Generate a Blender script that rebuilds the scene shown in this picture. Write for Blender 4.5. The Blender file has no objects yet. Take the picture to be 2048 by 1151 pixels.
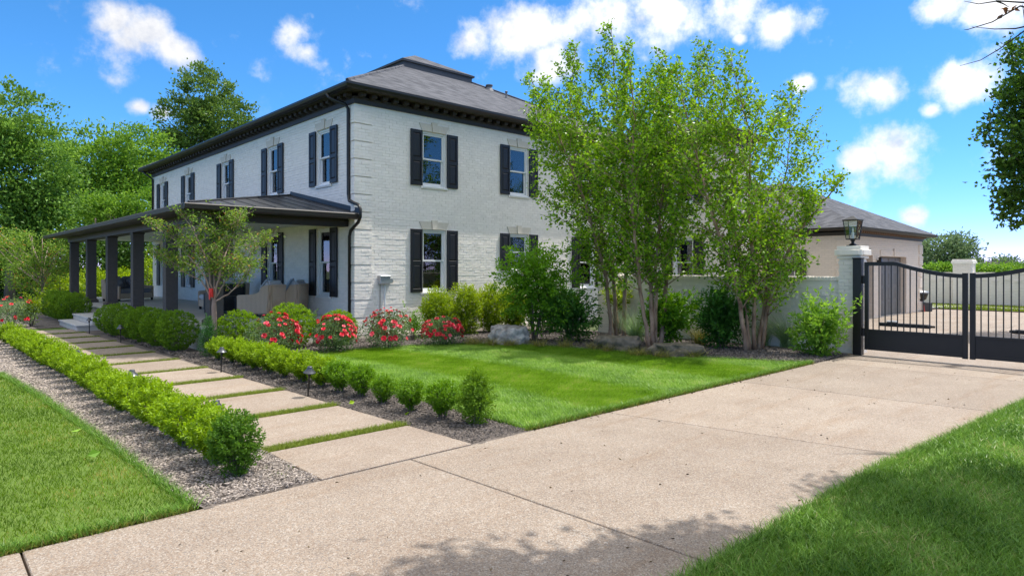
import bpy, bmesh, math, random
import numpy as np
from mathutils import Vector, Matrix, noise as mnoise

R = math.radians
SC = bpy.context.scene
COL = SC.collection

# ------------------------------------------------------------------ camera, sky, sun, exposure
F, HZ, H = 1305.0, 537.0, 1.75            # focal length in photo pixels, horizon row, eye height
FX, FY, RX, RY = .6803, .7329, .7329, -.6803   # world X runs along the gable side, world Y along the porch front
cam = bpy.data.cameras.new('camera'); camo = bpy.data.objects.new('camera', cam); COL.objects.link(camo)
camo.location = (0, 0, H); camo.rotation_euler = (R(90), 0, -math.atan2(FX, FY))
cam.sensor_width = 36; cam.lens = F / 2048 * 36; cam.shift_y = -(575.5 - HZ) / 2048
cam.clip_start = .05; cam.clip_end = 2000
SC.camera = camo

SUN = Vector((.42, -.14, 1)).normalized()   # direction towards the sun
sun = bpy.data.lights.new('sun', 'SUN'); suno = bpy.data.objects.new('sun', sun); COL.objects.link(suno)
sun.energy = 2.9; sun.angle = R(.55); sun.color = (1, .955, .88)
suno.rotation_euler = SUN.to_track_quat('Z', 'Y').to_euler(); suno.location = SUN * 60

SC.view_settings.view_transform = 'Standard'; SC.view_settings.look = 'None'
SC.view_settings.gamma = 1; SC.view_settings.use_curve_mapping = False
SC.view_settings.exposure = 0.98
SKY_STRENGTH = .15

def G(px, py, z=0):
    "ground point (at height z) seen at a photo pixel"
    d = F * (H - z) / (py - HZ); t = (px - 1024) / F
    return (FX + RX * t) * d, (FY + RY * t) * d
def ray(px, py):
    t = (px - 1024) / F
    return Vector((FX + RX * t, FY + RY * t, (HZ - py) / F)).normalized()
def at_depth(px, py, d):
    t = (px - 1024) / F
    return (FX + RX * t) * d, (FY + RY * t) * d, H + (HZ - py) / F * d

world = bpy.data.worlds.new('World'); SC.world = world; world.use_nodes = True
def build_world():
    nt = world.node_tree; N = nt.nodes; Lk = nt.links; N.clear()
    def nd(t, **k):
        n = N.new(t)
        for a, b in k.items(): setattr(n, a, b)
        return n
    def math_(op, a, b=None, clamp=False):
        n = nd('ShaderNodeMath', operation=op, use_clamp=clamp)
        for i, v in enumerate((a, b)):
            if v is None: continue
            if isinstance(v, (int, float)): n.inputs[i].default_value = v
            else: Lk.new(v, n.inputs[i])
        return n.outputs[0]
    sky = nd('ShaderNodeTexSky', sky_type='NISHITA', sun_disc=False)
    sky.sun_elevation = math.asin(SUN.z); sky.sun_rotation = math.atan2(SUN.x, SUN.y)
    sky.altitude = 200; sky.air_density = .6; sky.dust_density = 0; sky.ozone_density = 4.0
    sep = nd('ShaderNodeSeparateColor'); Lk.new(sky.outputs[0], sep.inputs[0])          # deepen the blue: less red where green outweighs it
    red = math_('MAXIMUM', math_('SUBTRACT', math_('MULTIPLY', sep.outputs[0], 1.40), math_('MULTIPLY', sep.outputs[1], .58)), .10)
    hs = nd('ShaderNodeCombineColor'); Lk.new(red, hs.inputs[0]); Lk.new(math_('SUBTRACT', math_('MULTIPLY', sep.outputs[1], .80), math_('MULTIPLY', math_('MULTIPLY', sep.outputs[1], sep.outputs[1]), .03)), hs.inputs[1]); Lk.new(math_('MULTIPLY', sep.outputs[2], .92), hs.inputs[2])
    tc = nd('ShaderNodeTexCoord'); dirv = tc.outputs['Generated']
    # the clouds: puffs of fractal noise; a few stand where the photograph has them
    puffs = [(285, 70, .075), (340, 95, .055), (230, 40, .05), (592, 60, .06), (612, 105, .045),
             (1040, 60, .10), (1180, 40, .11), (1330, 35, .11), (1470, 20, .09), (1545, 60, .06), (940, 75, .06),
             (1100, 130, .075), (1755, 185, .06), (1920, 175, .06), (1785, 300, .085), (1730, 315, .05), (1860, 220, .025),
             (1600, 165, .03), (280, 215, .025), (325, 225, .03), (1990, 15, .06), (1890, 5, .05), (1480, 78, .02), (1825, 432, .03)]
    bias = None
    for px, py, r in puffs:
        c = ray(px, py)
        sub = nd('ShaderNodeVectorMath', operation='SUBTRACT'); Lk.new(dirv, sub.inputs[0]); sub.inputs[1].default_value = c
        scl = nd('ShaderNodeVectorMath', operation='MULTIPLY'); Lk.new(sub.outputs[0], scl.inputs[0]); scl.inputs[1].default_value = (1, 1, 1.35)
        ln = nd('ShaderNodeVectorMath', operation='LENGTH'); Lk.new(scl.outputs[0], ln.inputs[0])
        v = math_('SUBTRACT', 1.0, math_('DIVIDE', ln.outputs['Value'], r * .86), True)
        bias = v if bias is None else math_('MAXIMUM', bias, v)
    def fbm(scale, detail, rough):
        n = nd('ShaderNodeTexNoise'); n.inputs['Scale'].default_value = scale; n.inputs['Detail'].default_value = detail
        n.inputs['Roughness'].default_value = rough; Lk.new(dirv, n.inputs['Vector']); return n.outputs['Fac']
    f1 = fbm(7.0, 8, .62); f2 = fbm(22.0, 6, .6)
    fb = math_('ADD', math_('MULTIPLY', f1, .5), math_('MULTIPLY', f2, .5))
    dens = math_('ADD', math_('MULTIPLY', math_('SUBTRACT', fb, .5), 3.4), math_('MULTIPLY', bias, 1.05))
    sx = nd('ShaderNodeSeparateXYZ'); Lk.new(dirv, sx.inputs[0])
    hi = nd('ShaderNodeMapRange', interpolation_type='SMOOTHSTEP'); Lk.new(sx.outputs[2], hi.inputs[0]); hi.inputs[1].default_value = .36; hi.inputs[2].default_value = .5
    hi.inputs[3].default_value = -.35; hi.inputs[4].default_value = 1.05                  # broken cumulus added overhead, out of view, as neutral fill; scattered puffs low down
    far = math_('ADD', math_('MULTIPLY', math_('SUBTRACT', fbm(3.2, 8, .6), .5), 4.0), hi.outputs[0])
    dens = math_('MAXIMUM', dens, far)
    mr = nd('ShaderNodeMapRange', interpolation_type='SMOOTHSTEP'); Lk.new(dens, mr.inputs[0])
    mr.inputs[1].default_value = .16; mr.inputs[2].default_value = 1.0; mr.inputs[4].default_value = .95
    off = nd('ShaderNodeVectorMath', operation='ADD'); Lk.new(dirv, off.inputs[0]); off.inputs[1].default_value = (.006, -.002, .022)
    n2 = nd('ShaderNodeTexNoise'); n2.inputs['Scale'].default_value = 13.0; n2.inputs['Detail'].default_value = 7; n2.inputs['Roughness'].default_value = .6; Lk.new(off.outputs[0], n2.inputs['Vector'])
    lit = math_('ADD', math_('MULTIPLY', math_('SUBTRACT', fbm(13.0, 7, .6), n2.outputs['Fac']), 2.2), .62)
    cr = nd('ShaderNodeValToRGB'); Lk.new(lit, cr.inputs[0])
    cr.color_ramp.elements[0].position = .15; cr.color_ramp.elements[0].color = (2.2, 2.35, 2.75, 1)
    cr.color_ramp.elements[1].position = .7; cr.color_ramp.elements[1].color = (3.7, 3.65, 3.6, 1)
    dt = nd('ShaderNodeVectorMath', operation='DOT_PRODUCT'); Lk.new(dirv, dt.inputs[0]); dt.inputs[1].default_value = SUN      # clouds scatter forward: brighter towards the sun, to hold up the overhead fill
    fw = math_('ADD', math_('MULTIPLY', math_('POWER', math_('MAXIMUM', dt.outputs['Value'], 0.0), 2.0), 1.15), .92)
    cs = nd('ShaderNodeVectorMath', operation='SCALE'); Lk.new(cr.outputs[0], cs.inputs[0]); Lk.new(fw, cs.inputs['Scale'])
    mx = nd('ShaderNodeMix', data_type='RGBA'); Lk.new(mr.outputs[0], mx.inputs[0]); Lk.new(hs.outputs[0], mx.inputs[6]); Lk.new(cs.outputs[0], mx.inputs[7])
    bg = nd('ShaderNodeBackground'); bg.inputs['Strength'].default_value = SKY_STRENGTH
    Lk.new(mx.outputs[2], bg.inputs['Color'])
    out = nd('ShaderNodeOutputWorld'); Lk.new(bg.outputs[0], out.inputs[0])
build_world()

# ------------------------------------------------------------------ materials
MATS = {}
def mat(name, c=(.5, .5, .5), rough=.6, c2=None, scale=8, bump=0, bscale=60, metal=0, spec=.5, detail=6, attr=0, objrand=0, stretch=None, coat=0):
    "principled material: colour noise between c and c2, fine bump, optional per-face ('rnd') or per-object variation"
    if name in MATS: return MATS[name]
    m = bpy.data.materials.new(name); m.use_nodes = True; MATS[name] = m
    nt = m.node_tree; N = nt.nodes; Lk = nt.links
    b = N['Principled BSDF']; b.inputs['Roughness'].default_value = rough; b.inputs['Metallic'].default_value = metal
    b.inputs['Specular IOR Level'].default_value = spec; b.inputs['Coat Weight'].default_value = coat
    tc = N.new('ShaderNodeTexCoord'); co = tc.outputs['Object']
    if stretch:
        mp = N.new('ShaderNodeMapping'); mp.inputs['Scale'].default_value = stretch; Lk.new(co, mp.inputs[0]); co = mp.outputs[0]
    col = None
    if c2 is not None:
        n = N.new('ShaderNodeTexNoise'); n.inputs['Scale'].default_value = scale; n.inputs['Detail'].default_value = detail; n.inputs['Roughness'].default_value = .65
        Lk.new(co, n.inputs['Vector'])
        r = N.new('ShaderNodeValToRGB'); r.color_ramp.elements[0].position = .32; r.color_ramp.elements[1].position = .68
        r.color_ramp.elements[0].color = (*c, 1); r.color_ramp.elements[1].color = (*c2, 1)
        Lk.new(n.outputs['Fac'], r.inputs[0]); col = r.outputs[0]
    fac = None
    if attr:
        a = N.new('ShaderNodeAttribute'); a.attribute_name = 'rnd'; fac = a.outputs['Fac']; amt = attr
    elif objrand:
        oi = N.new('ShaderNodeObjectInfo'); fac = oi.outputs['Random']; amt = objrand
    if fac is not None:
        mr = N.new('ShaderNodeMapRange'); mr.inputs[3].default_value = 1 - amt; mr.inputs[4].default_value = 1 + amt; Lk.new(fac, mr.inputs[0])
        hv = N.new('ShaderNodeHueSaturation'); Lk.new(mr.outputs[0], hv.inputs['Value'])
        if col is not None: Lk.new(col, hv.inputs['Color'])
        else: hv.inputs['Color'].default_value = (*c, 1)
        col = hv.outputs[0]
    if col is not None: Lk.new(col, b.inputs['Base Color'])
    else: b.inputs['Base Color'].default_value = (*c, 1)
    if bump:
        n = N.new('ShaderNodeTexNoise'); n.inputs['Scale'].default_value = bscale; n.inputs['Detail'].default_value = 5; Lk.new(co, n.inputs['Vector'])
        bp = N.new('ShaderNodeBump'); bp.inputs['Strength'].default_value = bump; bp.inputs['Distance'].default_value = .01
        Lk.new(n.outputs['Fac'], bp.inputs['Height']); Lk.new(bp.outputs[0], b.inputs['Normal'])
    return m

def leafmat(name, dark, light, trans=.4, rough=.45, tip=None):
    "leaf: glossy face plus light through the blade; colour differs leaf by leaf ('rnd'), tip colour on the few highest values"
    if name in MATS: return MATS[name]
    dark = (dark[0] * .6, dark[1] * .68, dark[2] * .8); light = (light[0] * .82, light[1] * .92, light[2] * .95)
    m = bpy.data.materials.new(name); m.use_nodes = True; MATS[name] = m
    nt = m.node_tree; N = nt.nodes; Lk = nt.links
    b = N['Principled BSDF']; b.inputs['Roughness'].default_value = rough; b.inputs['Specular IOR Level'].default_value = .25
    a = N.new('ShaderNodeAttribute'); a.attribute_name = 'rnd'
    r = N.new('ShaderNodeValToRGB'); e = r.color_ramp.elements
    e[0].position = 0; e[0].color = (*dark, 1); e[1].position = .9 if tip else 1; e[1].color = (*light, 1)
    if tip: k = e.new(1.0); k.color = (*tip, 1); e[1].position = .93
    Lk.new(a.outputs['Fac'], r.inputs[0]); Lk.new(r.outputs[0], b.inputs['Base Color'])
    hv = N.new('ShaderNodeHueSaturation'); hv.inputs['Hue'].default_value = .49; hv.inputs['Saturation'].default_value = 1.05; hv.inputs['Value'].default_value = 1.2
    Lk.new(r.outputs[0], hv.inputs['Color'])
    t = N.new('ShaderNodeBsdfTranslucent'); Lk.new(hv.outputs[0], t.inputs['Color'])
    mx = N.new('ShaderNodeMixShader'); mx.inputs[0].default_value = trans
    Lk.new(b.outputs[0], mx.inputs[1]); Lk.new(t.outputs[0], mx.inputs[2])
    Lk.new(mx.outputs[0], N['Material Output'].inputs[0])
    return m

def aggregate(name, tones, tint=(1, 1, 1)):
    "exposed aggregate concrete: pebbles of several tones in a pale matrix, broad stains"
    m = bpy.data.materials.new(name); m.use_nodes = True
    nt = m.node_tree; N = nt.nodes; Lk = nt.links; b = N['Principled BSDF']; b.inputs['Roughness'].default_value = .75
    ge = N.new('ShaderNodeNewGeometry'); co = ge.outputs['Position']
    v = N.new('ShaderNodeTexVoronoi'); v.inputs['Scale'].default_value = 115; v.inputs['Randomness'].default_value = 1; Lk.new(co, v.inputs['Vector'])
    sp = N.new('ShaderNodeSeparateColor'); Lk.new(v.outputs['Color'], sp.inputs[0])
    r = N.new('ShaderNodeValToRGB'); r.color_ramp.interpolation = 'CONSTANT'
    els = r.color_ramp.elements
    for i, (p, c) in enumerate(tones):
        el = els[i] if i < 2 else els.new(p)
        el.position = p; el.color = (*c, 1)
    Lk.new(sp.outputs[0], r.inputs[0])
    v2 = N.new('ShaderNodeTexVoronoi'); v2.feature = 'DISTANCE_TO_EDGE'; v2.inputs['Scale'].default_value = 115; Lk.new(co, v2.inputs['Vector'])
    mr = N.new('ShaderNodeMapRange'); mr.inputs[1].default_value = .0; mr.inputs[2].default_value = .12; Lk.new(v2.outputs['Distance'], mr.inputs[0])
    mx = N.new('ShaderNodeMix'); mx.data_type = 'RGBA'; mx.inputs[6].default_value = (.315, .26, .212, 1); Lk.new(mr.outputs[0], mx.inputs[0]); Lk.new(r.outputs[0], mx.inputs[7])
    n = N.new('ShaderNodeTexNoise'); n.inputs['Scale'].default_value = 1.1; n.inputs['Detail'].default_value = 8; n.inputs['Roughness'].default_value = .7; Lk.new(co, n.inputs['Vector'])
    r2 = N.new('ShaderNodeValToRGB'); r2.color_ramp.elements[0].position = .3; r2.color_ramp.elements[0].color = (.80 * tint[0], .77 * tint[1], .75 * tint[2], 1)
    r2.color_ramp.elements[1].position = .62; r2.color_ramp.elements[1].color = (*tint, 1); Lk.new(n.outputs['Fac'], r2.inputs[0])
    m2 = N.new('ShaderNodeMix'); m2.data_type = 'RGBA'; m2.blend_type = 'MULTIPLY'; m2.inputs[0].default_value = 1
    Lk.new(mx.outputs[2], m2.inputs[6]); Lk.new(r2.outputs[0], m2.inputs[7]); Lk.new(m2.outputs[2], b.inputs['Base Color'])
    mp = N.new('ShaderNodeMapping'); mp.inputs['Scale'].default_value = (.22, 1.5, 1); Lk.new(co, mp.inputs[0])
    n3 = N.new('ShaderNodeTexNoise'); n3.inputs['Scale'].default_value = 1.6; n3.inputs['Detail'].default_value = 7; n3.inputs['Roughness'].default_value = .7; Lk.new(mp.outputs[0], n3.inputs['Vector'])
    r3 = N.new('ShaderNodeValToRGB'); r3.color_ramp.elements[0].position = .52; r3.color_ramp.elements[0].color = (1, 1, 1, 1); r3.color_ramp.elements[1].position = .72; r3.color_ramp.elements[1].color = (.86, .76, .66, 1); Lk.new(n3.outputs['Fac'], r3.inputs[0])
    m3 = N.new('ShaderNodeMix'); m3.data_type = 'RGBA'; m3.blend_type = 'MULTIPLY'; m3.inputs[0].default_value = 1; Lk.new(m2.outputs[2], m3.inputs[6]); Lk.new(r3.outputs[0], m3.inputs[7])
    oi = N.new('ShaderNodeObjectInfo'); mo = N.new('ShaderNodeMapRange'); mo.inputs[3].default_value = .93; mo.inputs[4].default_value = 1.06; Lk.new(oi.outputs['Random'], mo.inputs[0])
    ho = N.new('ShaderNodeHueSaturation'); Lk.new(mo.outputs[0], ho.inputs['Value']); Lk.new(m3.outputs[2], ho.inputs['Color']); Lk.new(ho.outputs[0], b.inputs['Base Color'])
    bp = N.new('ShaderNodeBump'); bp.inputs['Strength'].default_value = .45; bp.inputs['Distance'].default_value = .004
    Lk.new(mr.outputs[0], bp.inputs['Height']); Lk.new(bp.outputs[0], b.inputs['Normal'])
    MATS[name] = m; return m

def shingles(name):
    m = bpy.data.materials.new(name); m.use_nodes = True
    nt = m.node_tree; N = nt.nodes; Lk = nt.links; b = N['Principled BSDF']; b.inputs['Roughness'].default_value = .9; b.inputs['Specular IOR Level'].default_value = .2
    tc = N.new('ShaderNodeNewGeometry'); sx = N.new('ShaderNodeSeparateXYZ'); Lk.new(tc.outputs['Position'], sx.inputs[0])
    def mt(op, a, bb=0):
        n = N.new('ShaderNodeMath'); n.operation = op
        for i, v in enumerate((a, bb)):
            if isinstance(v, (int, float)): n.inputs[i].default_value = v
            else: Lk.new(v, n.inputs[i])
        return n.outputs[0]
    course = mt('FLOOR', mt('DIVIDE', sx.outputs[2], .064))
    frac = mt('FRACT', mt('DIVIDE', sx.outputs[2], .064))
    along = mt('ADD', sx.outputs[0], mt('ADD', sx.outputs[1], mt('MULTIPLY', course, .137)))
    tab = mt('FLOOR', mt('DIVIDE', along, .2))
    cb = N.new('ShaderNodeCombineXYZ'); Lk.new(tab, cb.inputs[0]); Lk.new(course, cb.inputs[1])
    wn = N.new('ShaderNodeTexWhiteNoise'); wn.noise_dimensions = '2D'; Lk.new(cb.outputs[0], wn.inputs[0])
    r = N.new('ShaderNodeValToRGB'); r.color_ramp.elements[0].color = (.047, .050, .060, 1); r.color_ramp.elements[1].color = (.112, .115, .130, 1)
    Lk.new(wn.outputs[0], r.inputs[0])
    no = N.new('ShaderNodeTexNoise'); no.inputs['Scale'].default_value = 45; no.inputs['Detail'].default_value = 4; Lk.new(tc.outputs['Position'], no.inputs['Vector'])
    mr = N.new('ShaderNodeMapRange'); mr.inputs[3].default_value = .6; mr.inputs[4].default_value = 1.4; Lk.new(no.outputs['Fac'], mr.inputs[0])
    hv = N.new('ShaderNodeHueSaturation'); Lk.new(r.outputs[0], hv.inputs['Color']); Lk.new(mr.outputs[0], hv.inputs['Value'])
    Lk.new(hv.outputs[0], b.inputs['Base Color'])
    bp = N.new('ShaderNodeBump'); bp.inputs['Strength'].default_value = .8; bp.inputs['Distance'].default_value = .03
    hgt = mt('SUBTRACT', 1.0, frac); Lk.new(mt('ADD', hgt, mt('MULTIPLY', wn.outputs[0], .3)), bp.inputs['Height']); Lk.new(bp.outputs[0], b.inputs['Normal'])
    MATS[name] = m; return m

def far_brick(name, c):
    "painted brick too far away to build brick by brick"
    m = bpy.data.materials.new(name); m.use_nodes = True
    nt = m.node_tree; N = nt.nodes; Lk = nt.links; b = N['Principled BSDF']; b.inputs['Roughness'].default_value = .7
    tc = N.new('ShaderNodeNewGeometry'); sx = N.new('ShaderNodeSeparateXYZ'); Lk.new(tc.outputs['Position'], sx.inputs[0])
    ad = N.new('ShaderNodeMath'); Lk.new(sx.outputs[0], ad.inputs[0]); Lk.new(sx.outputs[1], ad.inputs[1])
    cb = N.new('ShaderNodeCombineXYZ'); Lk.new(ad.outputs[0], cb.inputs[0]); Lk.new(sx.outputs[2], cb.inputs[1])
    br = N.new('ShaderNodeTexBrick'); Lk.new(cb.outputs[0], br.inputs['Vector'])
    br.inputs['Color1'].default_value = (*c, 1); br.inputs['Color2'].default_value = (*[x * .93 for x in c], 1); br.inputs['Mortar'].default_value = (*[x * .84 for x in c], 1)
    br.inputs['Scale'].default_value = 1; br.inputs['Mortar Size'].default_value = .006; br.inputs['Brick Width'].default_value = .213; br.inputs['Row Height'].default_value = .0733
    Lk.new(br.outputs['Color'], b.inputs['Base Color'])
    bp = N.new('ShaderNodeBump'); bp.invert = True; bp.inputs['Strength'].default_value = .7; bp.inputs['Distance'].default_value = .01
    Lk.new(br.outputs['Fac'], bp.inputs['Height']); Lk.new(bp.outputs[0], b.inputs['Normal'])
    MATS[name] = m; return m

def glass(name, tint=(.75, .8, .8)):
    m = bpy.data.materials.new(name); m.use_nodes = True
    nt = m.node_tree; N = nt.nodes; Lk = nt.links
    N.remove(N['Principled BSDF'])
    t = N.new('ShaderNodeBsdfTransparent'); t.inputs[0].default_value = (*tint, 1)
    g = N.new('ShaderNodeBsdfGlossy'); g.inputs['Roughness'].default_value = .015; g.inputs['Color'].default_value = (.95, .97, 1, 1)
    fr = N.new('ShaderNodeFresnel'); fr.inputs['IOR'].default_value = 1.95
    no = N.new('ShaderNodeTexNoise'); no.inputs['Scale'].default_value = 3; bp = N.new('ShaderNodeBump'); bp.inputs['Strength'].default_value = .05; bp.inputs['Distance'].default_value = .02
    Lk.new(no.outputs['Fac'], bp.inputs['Height']); Lk.new(bp.outputs[0], g.inputs['Normal'])
    mx = N.new('ShaderNodeMixShader'); Lk.new(fr.outputs[0], mx.inputs[0]); Lk.new(t.outputs[0], mx.inputs[1]); Lk.new(g.outputs[0], mx.inputs[2])
    Lk.new(mx.outputs[0], N['Material Output'].inputs[0]); MATS[name] = m; return m

def wicker(name, c1, c2):
    m = bpy.data.materials.new(name); m.use_nodes = True
    nt = m.node_tree; N = nt.nodes; Lk = nt.links; b = N['Principled BSDF']; b.inputs['Roughness'].default_value = .6
    tc = N.new('ShaderNodeTexCoord')
    w1 = N.new('ShaderNodeTexWave'); w1.bands_direction = 'Z'; w1.inputs['Scale'].default_value = 16; w1.inputs['Distortion'].default_value = 1.2; w1.inputs['Detail'].default_value = 1
    w2 = N.new('ShaderNodeTexWave'); w2.bands_direction = 'X'; w2.inputs['Scale'].default_value = 9; w2.inputs['Distortion'].default_value = .6
    for w in (w1, w2): Lk.new(tc.outputs['Object'], w.inputs['Vector'])
    mu = N.new('ShaderNodeMath'); mu.operation = 'MULTIPLY'; Lk.new(w1.outputs['Fac'], mu.inputs[0]); Lk.new(w2.outputs['Fac'], mu.inputs[1])
    r = N.new('ShaderNodeValToRGB'); r.color_ramp.elements[0].color = (*c1, 1); r.color_ramp.elements[1].color = (*c2, 1); r.color_ramp.elements[1].position = .6
    Lk.new(mu.outputs[0], r.inputs[0]); Lk.new(r.outputs[0], b.inputs['Base Color'])
    bp = N.new('ShaderNodeBump'); bp.inputs['Strength'].default_value = .8; bp.inputs['Distance'].default_value = .01; Lk.new(mu.outputs[0], bp.inputs['Height']); Lk.new(bp.outputs[0], b.inputs['Normal'])
    MATS[name] = m; return m

PAINT = mat('painted_brick', (.83, .775, .70), .6, (.90, .845, .765), 5, .04, 40, attr=.035)
PAINT_OBJ = mat('painted_brick_single', (.83, .775, .70), .6, (.90, .845, .765), 5, .04, 40, objrand=.035)
MORTAR = mat('painted_mortar', (.80, .745, .67), .7, (.86, .805, .73), 20, .05, 60)
FARB = far_brick('painted_brick_far', (.83, .76, .68))
STONE = mat('cream_stone', (.62, .555, .46), .6, (.69, .63, .535), 14, .15, 80)
BLACK = mat('black_trim', (.007, .0065, .006), .4, (.01, .0095, .009), 3, .05, 40)
BRONZE = mat('dark_bronze_trim', (.026, .021, .018), .55, (.034, .028, .024), 3, .06, 50)
COLUMN = mat('charcoal_stucco', (.082, .070, .064), .85, (.097, .083, .076), 12, .3, 160)
SHUT = mat('black_shutter', (.008, .008, .011), .45, (.011, .011, .015), 6, .05, 60)
WHITE = mat('white_window_paint', (.78, .78, .77), .4)
CURTAIN = mat('curtain_cloth', (.62, .60, .55), .9, (.5, .48, .45), 6, .3, 8, stretch=(8, 8, .4))
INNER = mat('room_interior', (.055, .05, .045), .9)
METALROOF = mat('standing_seam_metal', (.024, .025, .028), .42, (.032, .033, .037), 2, .03, 9, metal=.3)
SHINGLE = shingles('asphalt_shingle')
GLASS = glass('window_glass')
LGLASS = glass('lantern_glass', (.92, .95, .95))
CEIL = mat('porch_ceiling_white', (.70, .71, .66), .6)
FLOORST = mat('porch_stone', (.42, .42, .42), .7, (.5, .5, .49), 3, .2, 40)
STEPST = mat('step_stone', (.50, .47, .43), .7, (.58, .55, .51), 5, .2, 50)
METAL = mat('gate_black_metal', (.0055, .005, .005), .45, (.009, .008, .0075), 5, .06, 70)
RAWMETAL = mat('grey_metal', (.38, .39, .41), .4, (.45, .46, .48), 10, 0, 60, metal=.6)
DRIVE = aggregate('exposed_aggregate', [(0, (0.195, 0.144, 0.104)), (.2, (0.293, 0.239, 0.188)), (.42, (0.360, 0.296, 0.236)), (.62, (0.282, 0.202, 0.140)), (.8, (0.431, 0.387, 0.336)), (.92, (0.172, 0.152, 0.140))])
SLABM = aggregate('walkway_aggregate', [(0, (0.220, 0.165, 0.127)), (.2, (0.321, 0.267, 0.214)), (.42, (0.383, 0.321, 0.262)), (.62, (0.305, 0.230, 0.170)), (.8, (0.446, 0.403, 0.358)), (.94, (0.203, 0.181, 0.166))], (1.0, .98, .96))
JOINT = mat('joint_filler', (.06, .04, .025), .9, (.10, .065, .04), 30)
MULCH = mat('mulch_ground', (.07, .056, .047), .95, (.19, .16, .14), 40, .8, 70)
CHIP = mat('mulch_chip', (.33, .28, .24), .85, attr=.62)
CHIPD = mat('mulch_chip_dark', (.125, .105, .092), .8, attr=.6)
SOIL = mat('lawn_soil', (.07, .13, .012), .95, (.11, .17, .02), 25, .5, 80)
GROUND = mat('ground_far', (.05, .075, .02), .95, (.075, .095, .03), 2, .4, 20)
BARK = mat('bark', (.10, .078, .06), .9, (.18, .145, .115), 9, .7, 30, stretch=(1, 1, .35))
BIRCH = mat('birch_bark', (.15, .08, .048), .8, (.50, .34, .235), 7, .7, 26, stretch=(1, 1, .45))
MYRT = mat('myrtle_bark', (.27, .18, .135), .7, (.40, .30, .235), 6, .3, 20, stretch=(1, 1, .25))
TWIG = mat('dark_twig', (.035, .026, .02), .9)
ROCK = mat('boulder_stone', (.10, .093, .082), .9, (.50, .475, .43), 4.5, .9, 12, detail=10)
ROCKM = mat('mossy_boulder_stone', (.04, .04, .02), .9, (.22, .18, .135), 4, .9, 12, detail=10)
WICK = wicker('tan_wicker', (.46, .32, .21), (.88, .69, .49))
WICKD = wicker('dark_wicker', (.02, .018, .016), (.06, .054, .05))
CUSH = mat('grey_cushion', (.50, .50, .51), .9, (.56, .56, .57), 12, .2, 200)
CUSHD = mat('dark_grey_pillow', (.20, .20, .22), .9, (.25, .25, .27), 12, .2, 200)
RED = mat('red_tape', (.75, .03, .015), .5)
REDS = mat('red_shaft', (.6, .06, .03), .5)

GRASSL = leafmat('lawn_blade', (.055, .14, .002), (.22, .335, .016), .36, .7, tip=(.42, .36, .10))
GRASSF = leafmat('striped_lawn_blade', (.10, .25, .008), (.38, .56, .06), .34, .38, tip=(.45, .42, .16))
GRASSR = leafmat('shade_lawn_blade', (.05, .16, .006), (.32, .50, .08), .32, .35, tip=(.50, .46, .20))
TURF = leafmat('strip_turf', (.16, .21, .018), (.37, .41, .06), .32, .6)
L_HEDGE = leafmat('hedge_leaf', (.085, .20, .004), (.43, .57, .018), .36, .45)
L_HEDGEG = leafmat('hedge_leaf_green', (.06, .19, .006), (.27, .45, .02), .36, .45)
L_BOX = leafmat('boxwood_leaf', (.05, .15, .008), (.17, .31, .025), .35, .45)
L_BOXB = leafmat('boxwood_ball_leaf', (.14, .30, .006), (.36, .52, .015), .4, .5)
L_BOXS = leafmat('boxwood_row_leaf', (.10, .24, .010), (.31, .46, .03), .38, .5)
L_BIRCH = leafmat('birch_leaf', (.085, .24, .008), (.45, .66, .04), .42, .33)
L_MYRT = leafmat('myrtle_leaf', (.09, .21, .018), (.37, .50, .06), .38, .5, tip=(.55, .24, .06))
L_LAUREL = leafmat('laurel_leaf', (.12, .25, .006), (.52, .60, .03), .38, .4)
L_VIB = leafmat('viburnum_leaf', (.08, .24, .008), (.27, .48, .025), .42, .45)
L_DEEP = leafmat('deep_green_leaf', (.03, .12, .014), (.13, .30, .035), .38, .4)
L_HYD = leafmat('hydrangea_leaf', (.12, .30, .015), (.38, .58, .07), .45, .45)
L_ROSE = leafmat('rose_leaf', (.08, .15, .04), (.27, .36, .13), .35, .5)
L_TREE = leafmat('tree_leaf', (.065, .18, .018), (.30, .46, .07), .4, .45)
L_TREEY = leafmat('tree_leaf_light', (.095, .24, .018), (.33, .50, .06), .42, .5)
L_TREED = leafmat('tree_leaf_dark', (.03, .085, .012), (.12, .22, .03), .4, .5)
L_TULIP = leafmat('tulip_leaf', (.06, .14, .015), (.25, .36, .07), .4, .45)
L_MISC = leafmat('silver_grass', (.22, .36, .08), (.50, .60, .30), .35, .4)
L_SEDGE = leafmat('sedge_blade', (.17, .17, .02), (.46, .38, .08), .3, .5)
L_CON = leafmat('conifer_needle', (.03, .13, .018), (.11, .28, .04), .3, .5)
L_FAR = leafmat('far_tree_leaf', (.11, .18, .07), (.30, .38, .16), .4, .6)
L_BRUSH = leafmat('dry_brush', (.20, .16, .12), (.38, .32, .25), .2, .8)
L_BROWN = leafmat('dead_leaf', (.16, .06, .02), (.26, .10, .03), .3, .6)

# ------------------------------------------------------------------ helpers
def link(o): COL.objects.link(o); return o
def tag(o, label=None, cat=None, group=None, kind=None):
    if label: o['label'] = label
    if cat: o['category'] = cat
    if group: o['group'] = group
    if kind: o['kind'] = kind
    return o
def thing(name, loc, label, cat, group=None):
    o = bpy.data.objects.new(name, None); link(o); o.location = loc; o.empty_display_size = .1
    return tag(o, label, cat, group)
def put(name, me, parent=None, loc=(0, 0, 0), rz=0, rot=None, scale=None):
    "object with mesh me; loc/rot are in the parent's space"
    o = bpy.data.objects.new(name, me); link(o); o.parent = parent; o.location = loc
    if rot is not None: o.rotation_euler = rot
    elif rz: o.rotation_euler = (0, 0, rz)
    if scale is not None: o.scale = scale if not isinstance(scale, (int, float)) else (scale,) * 3
    return o

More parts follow.
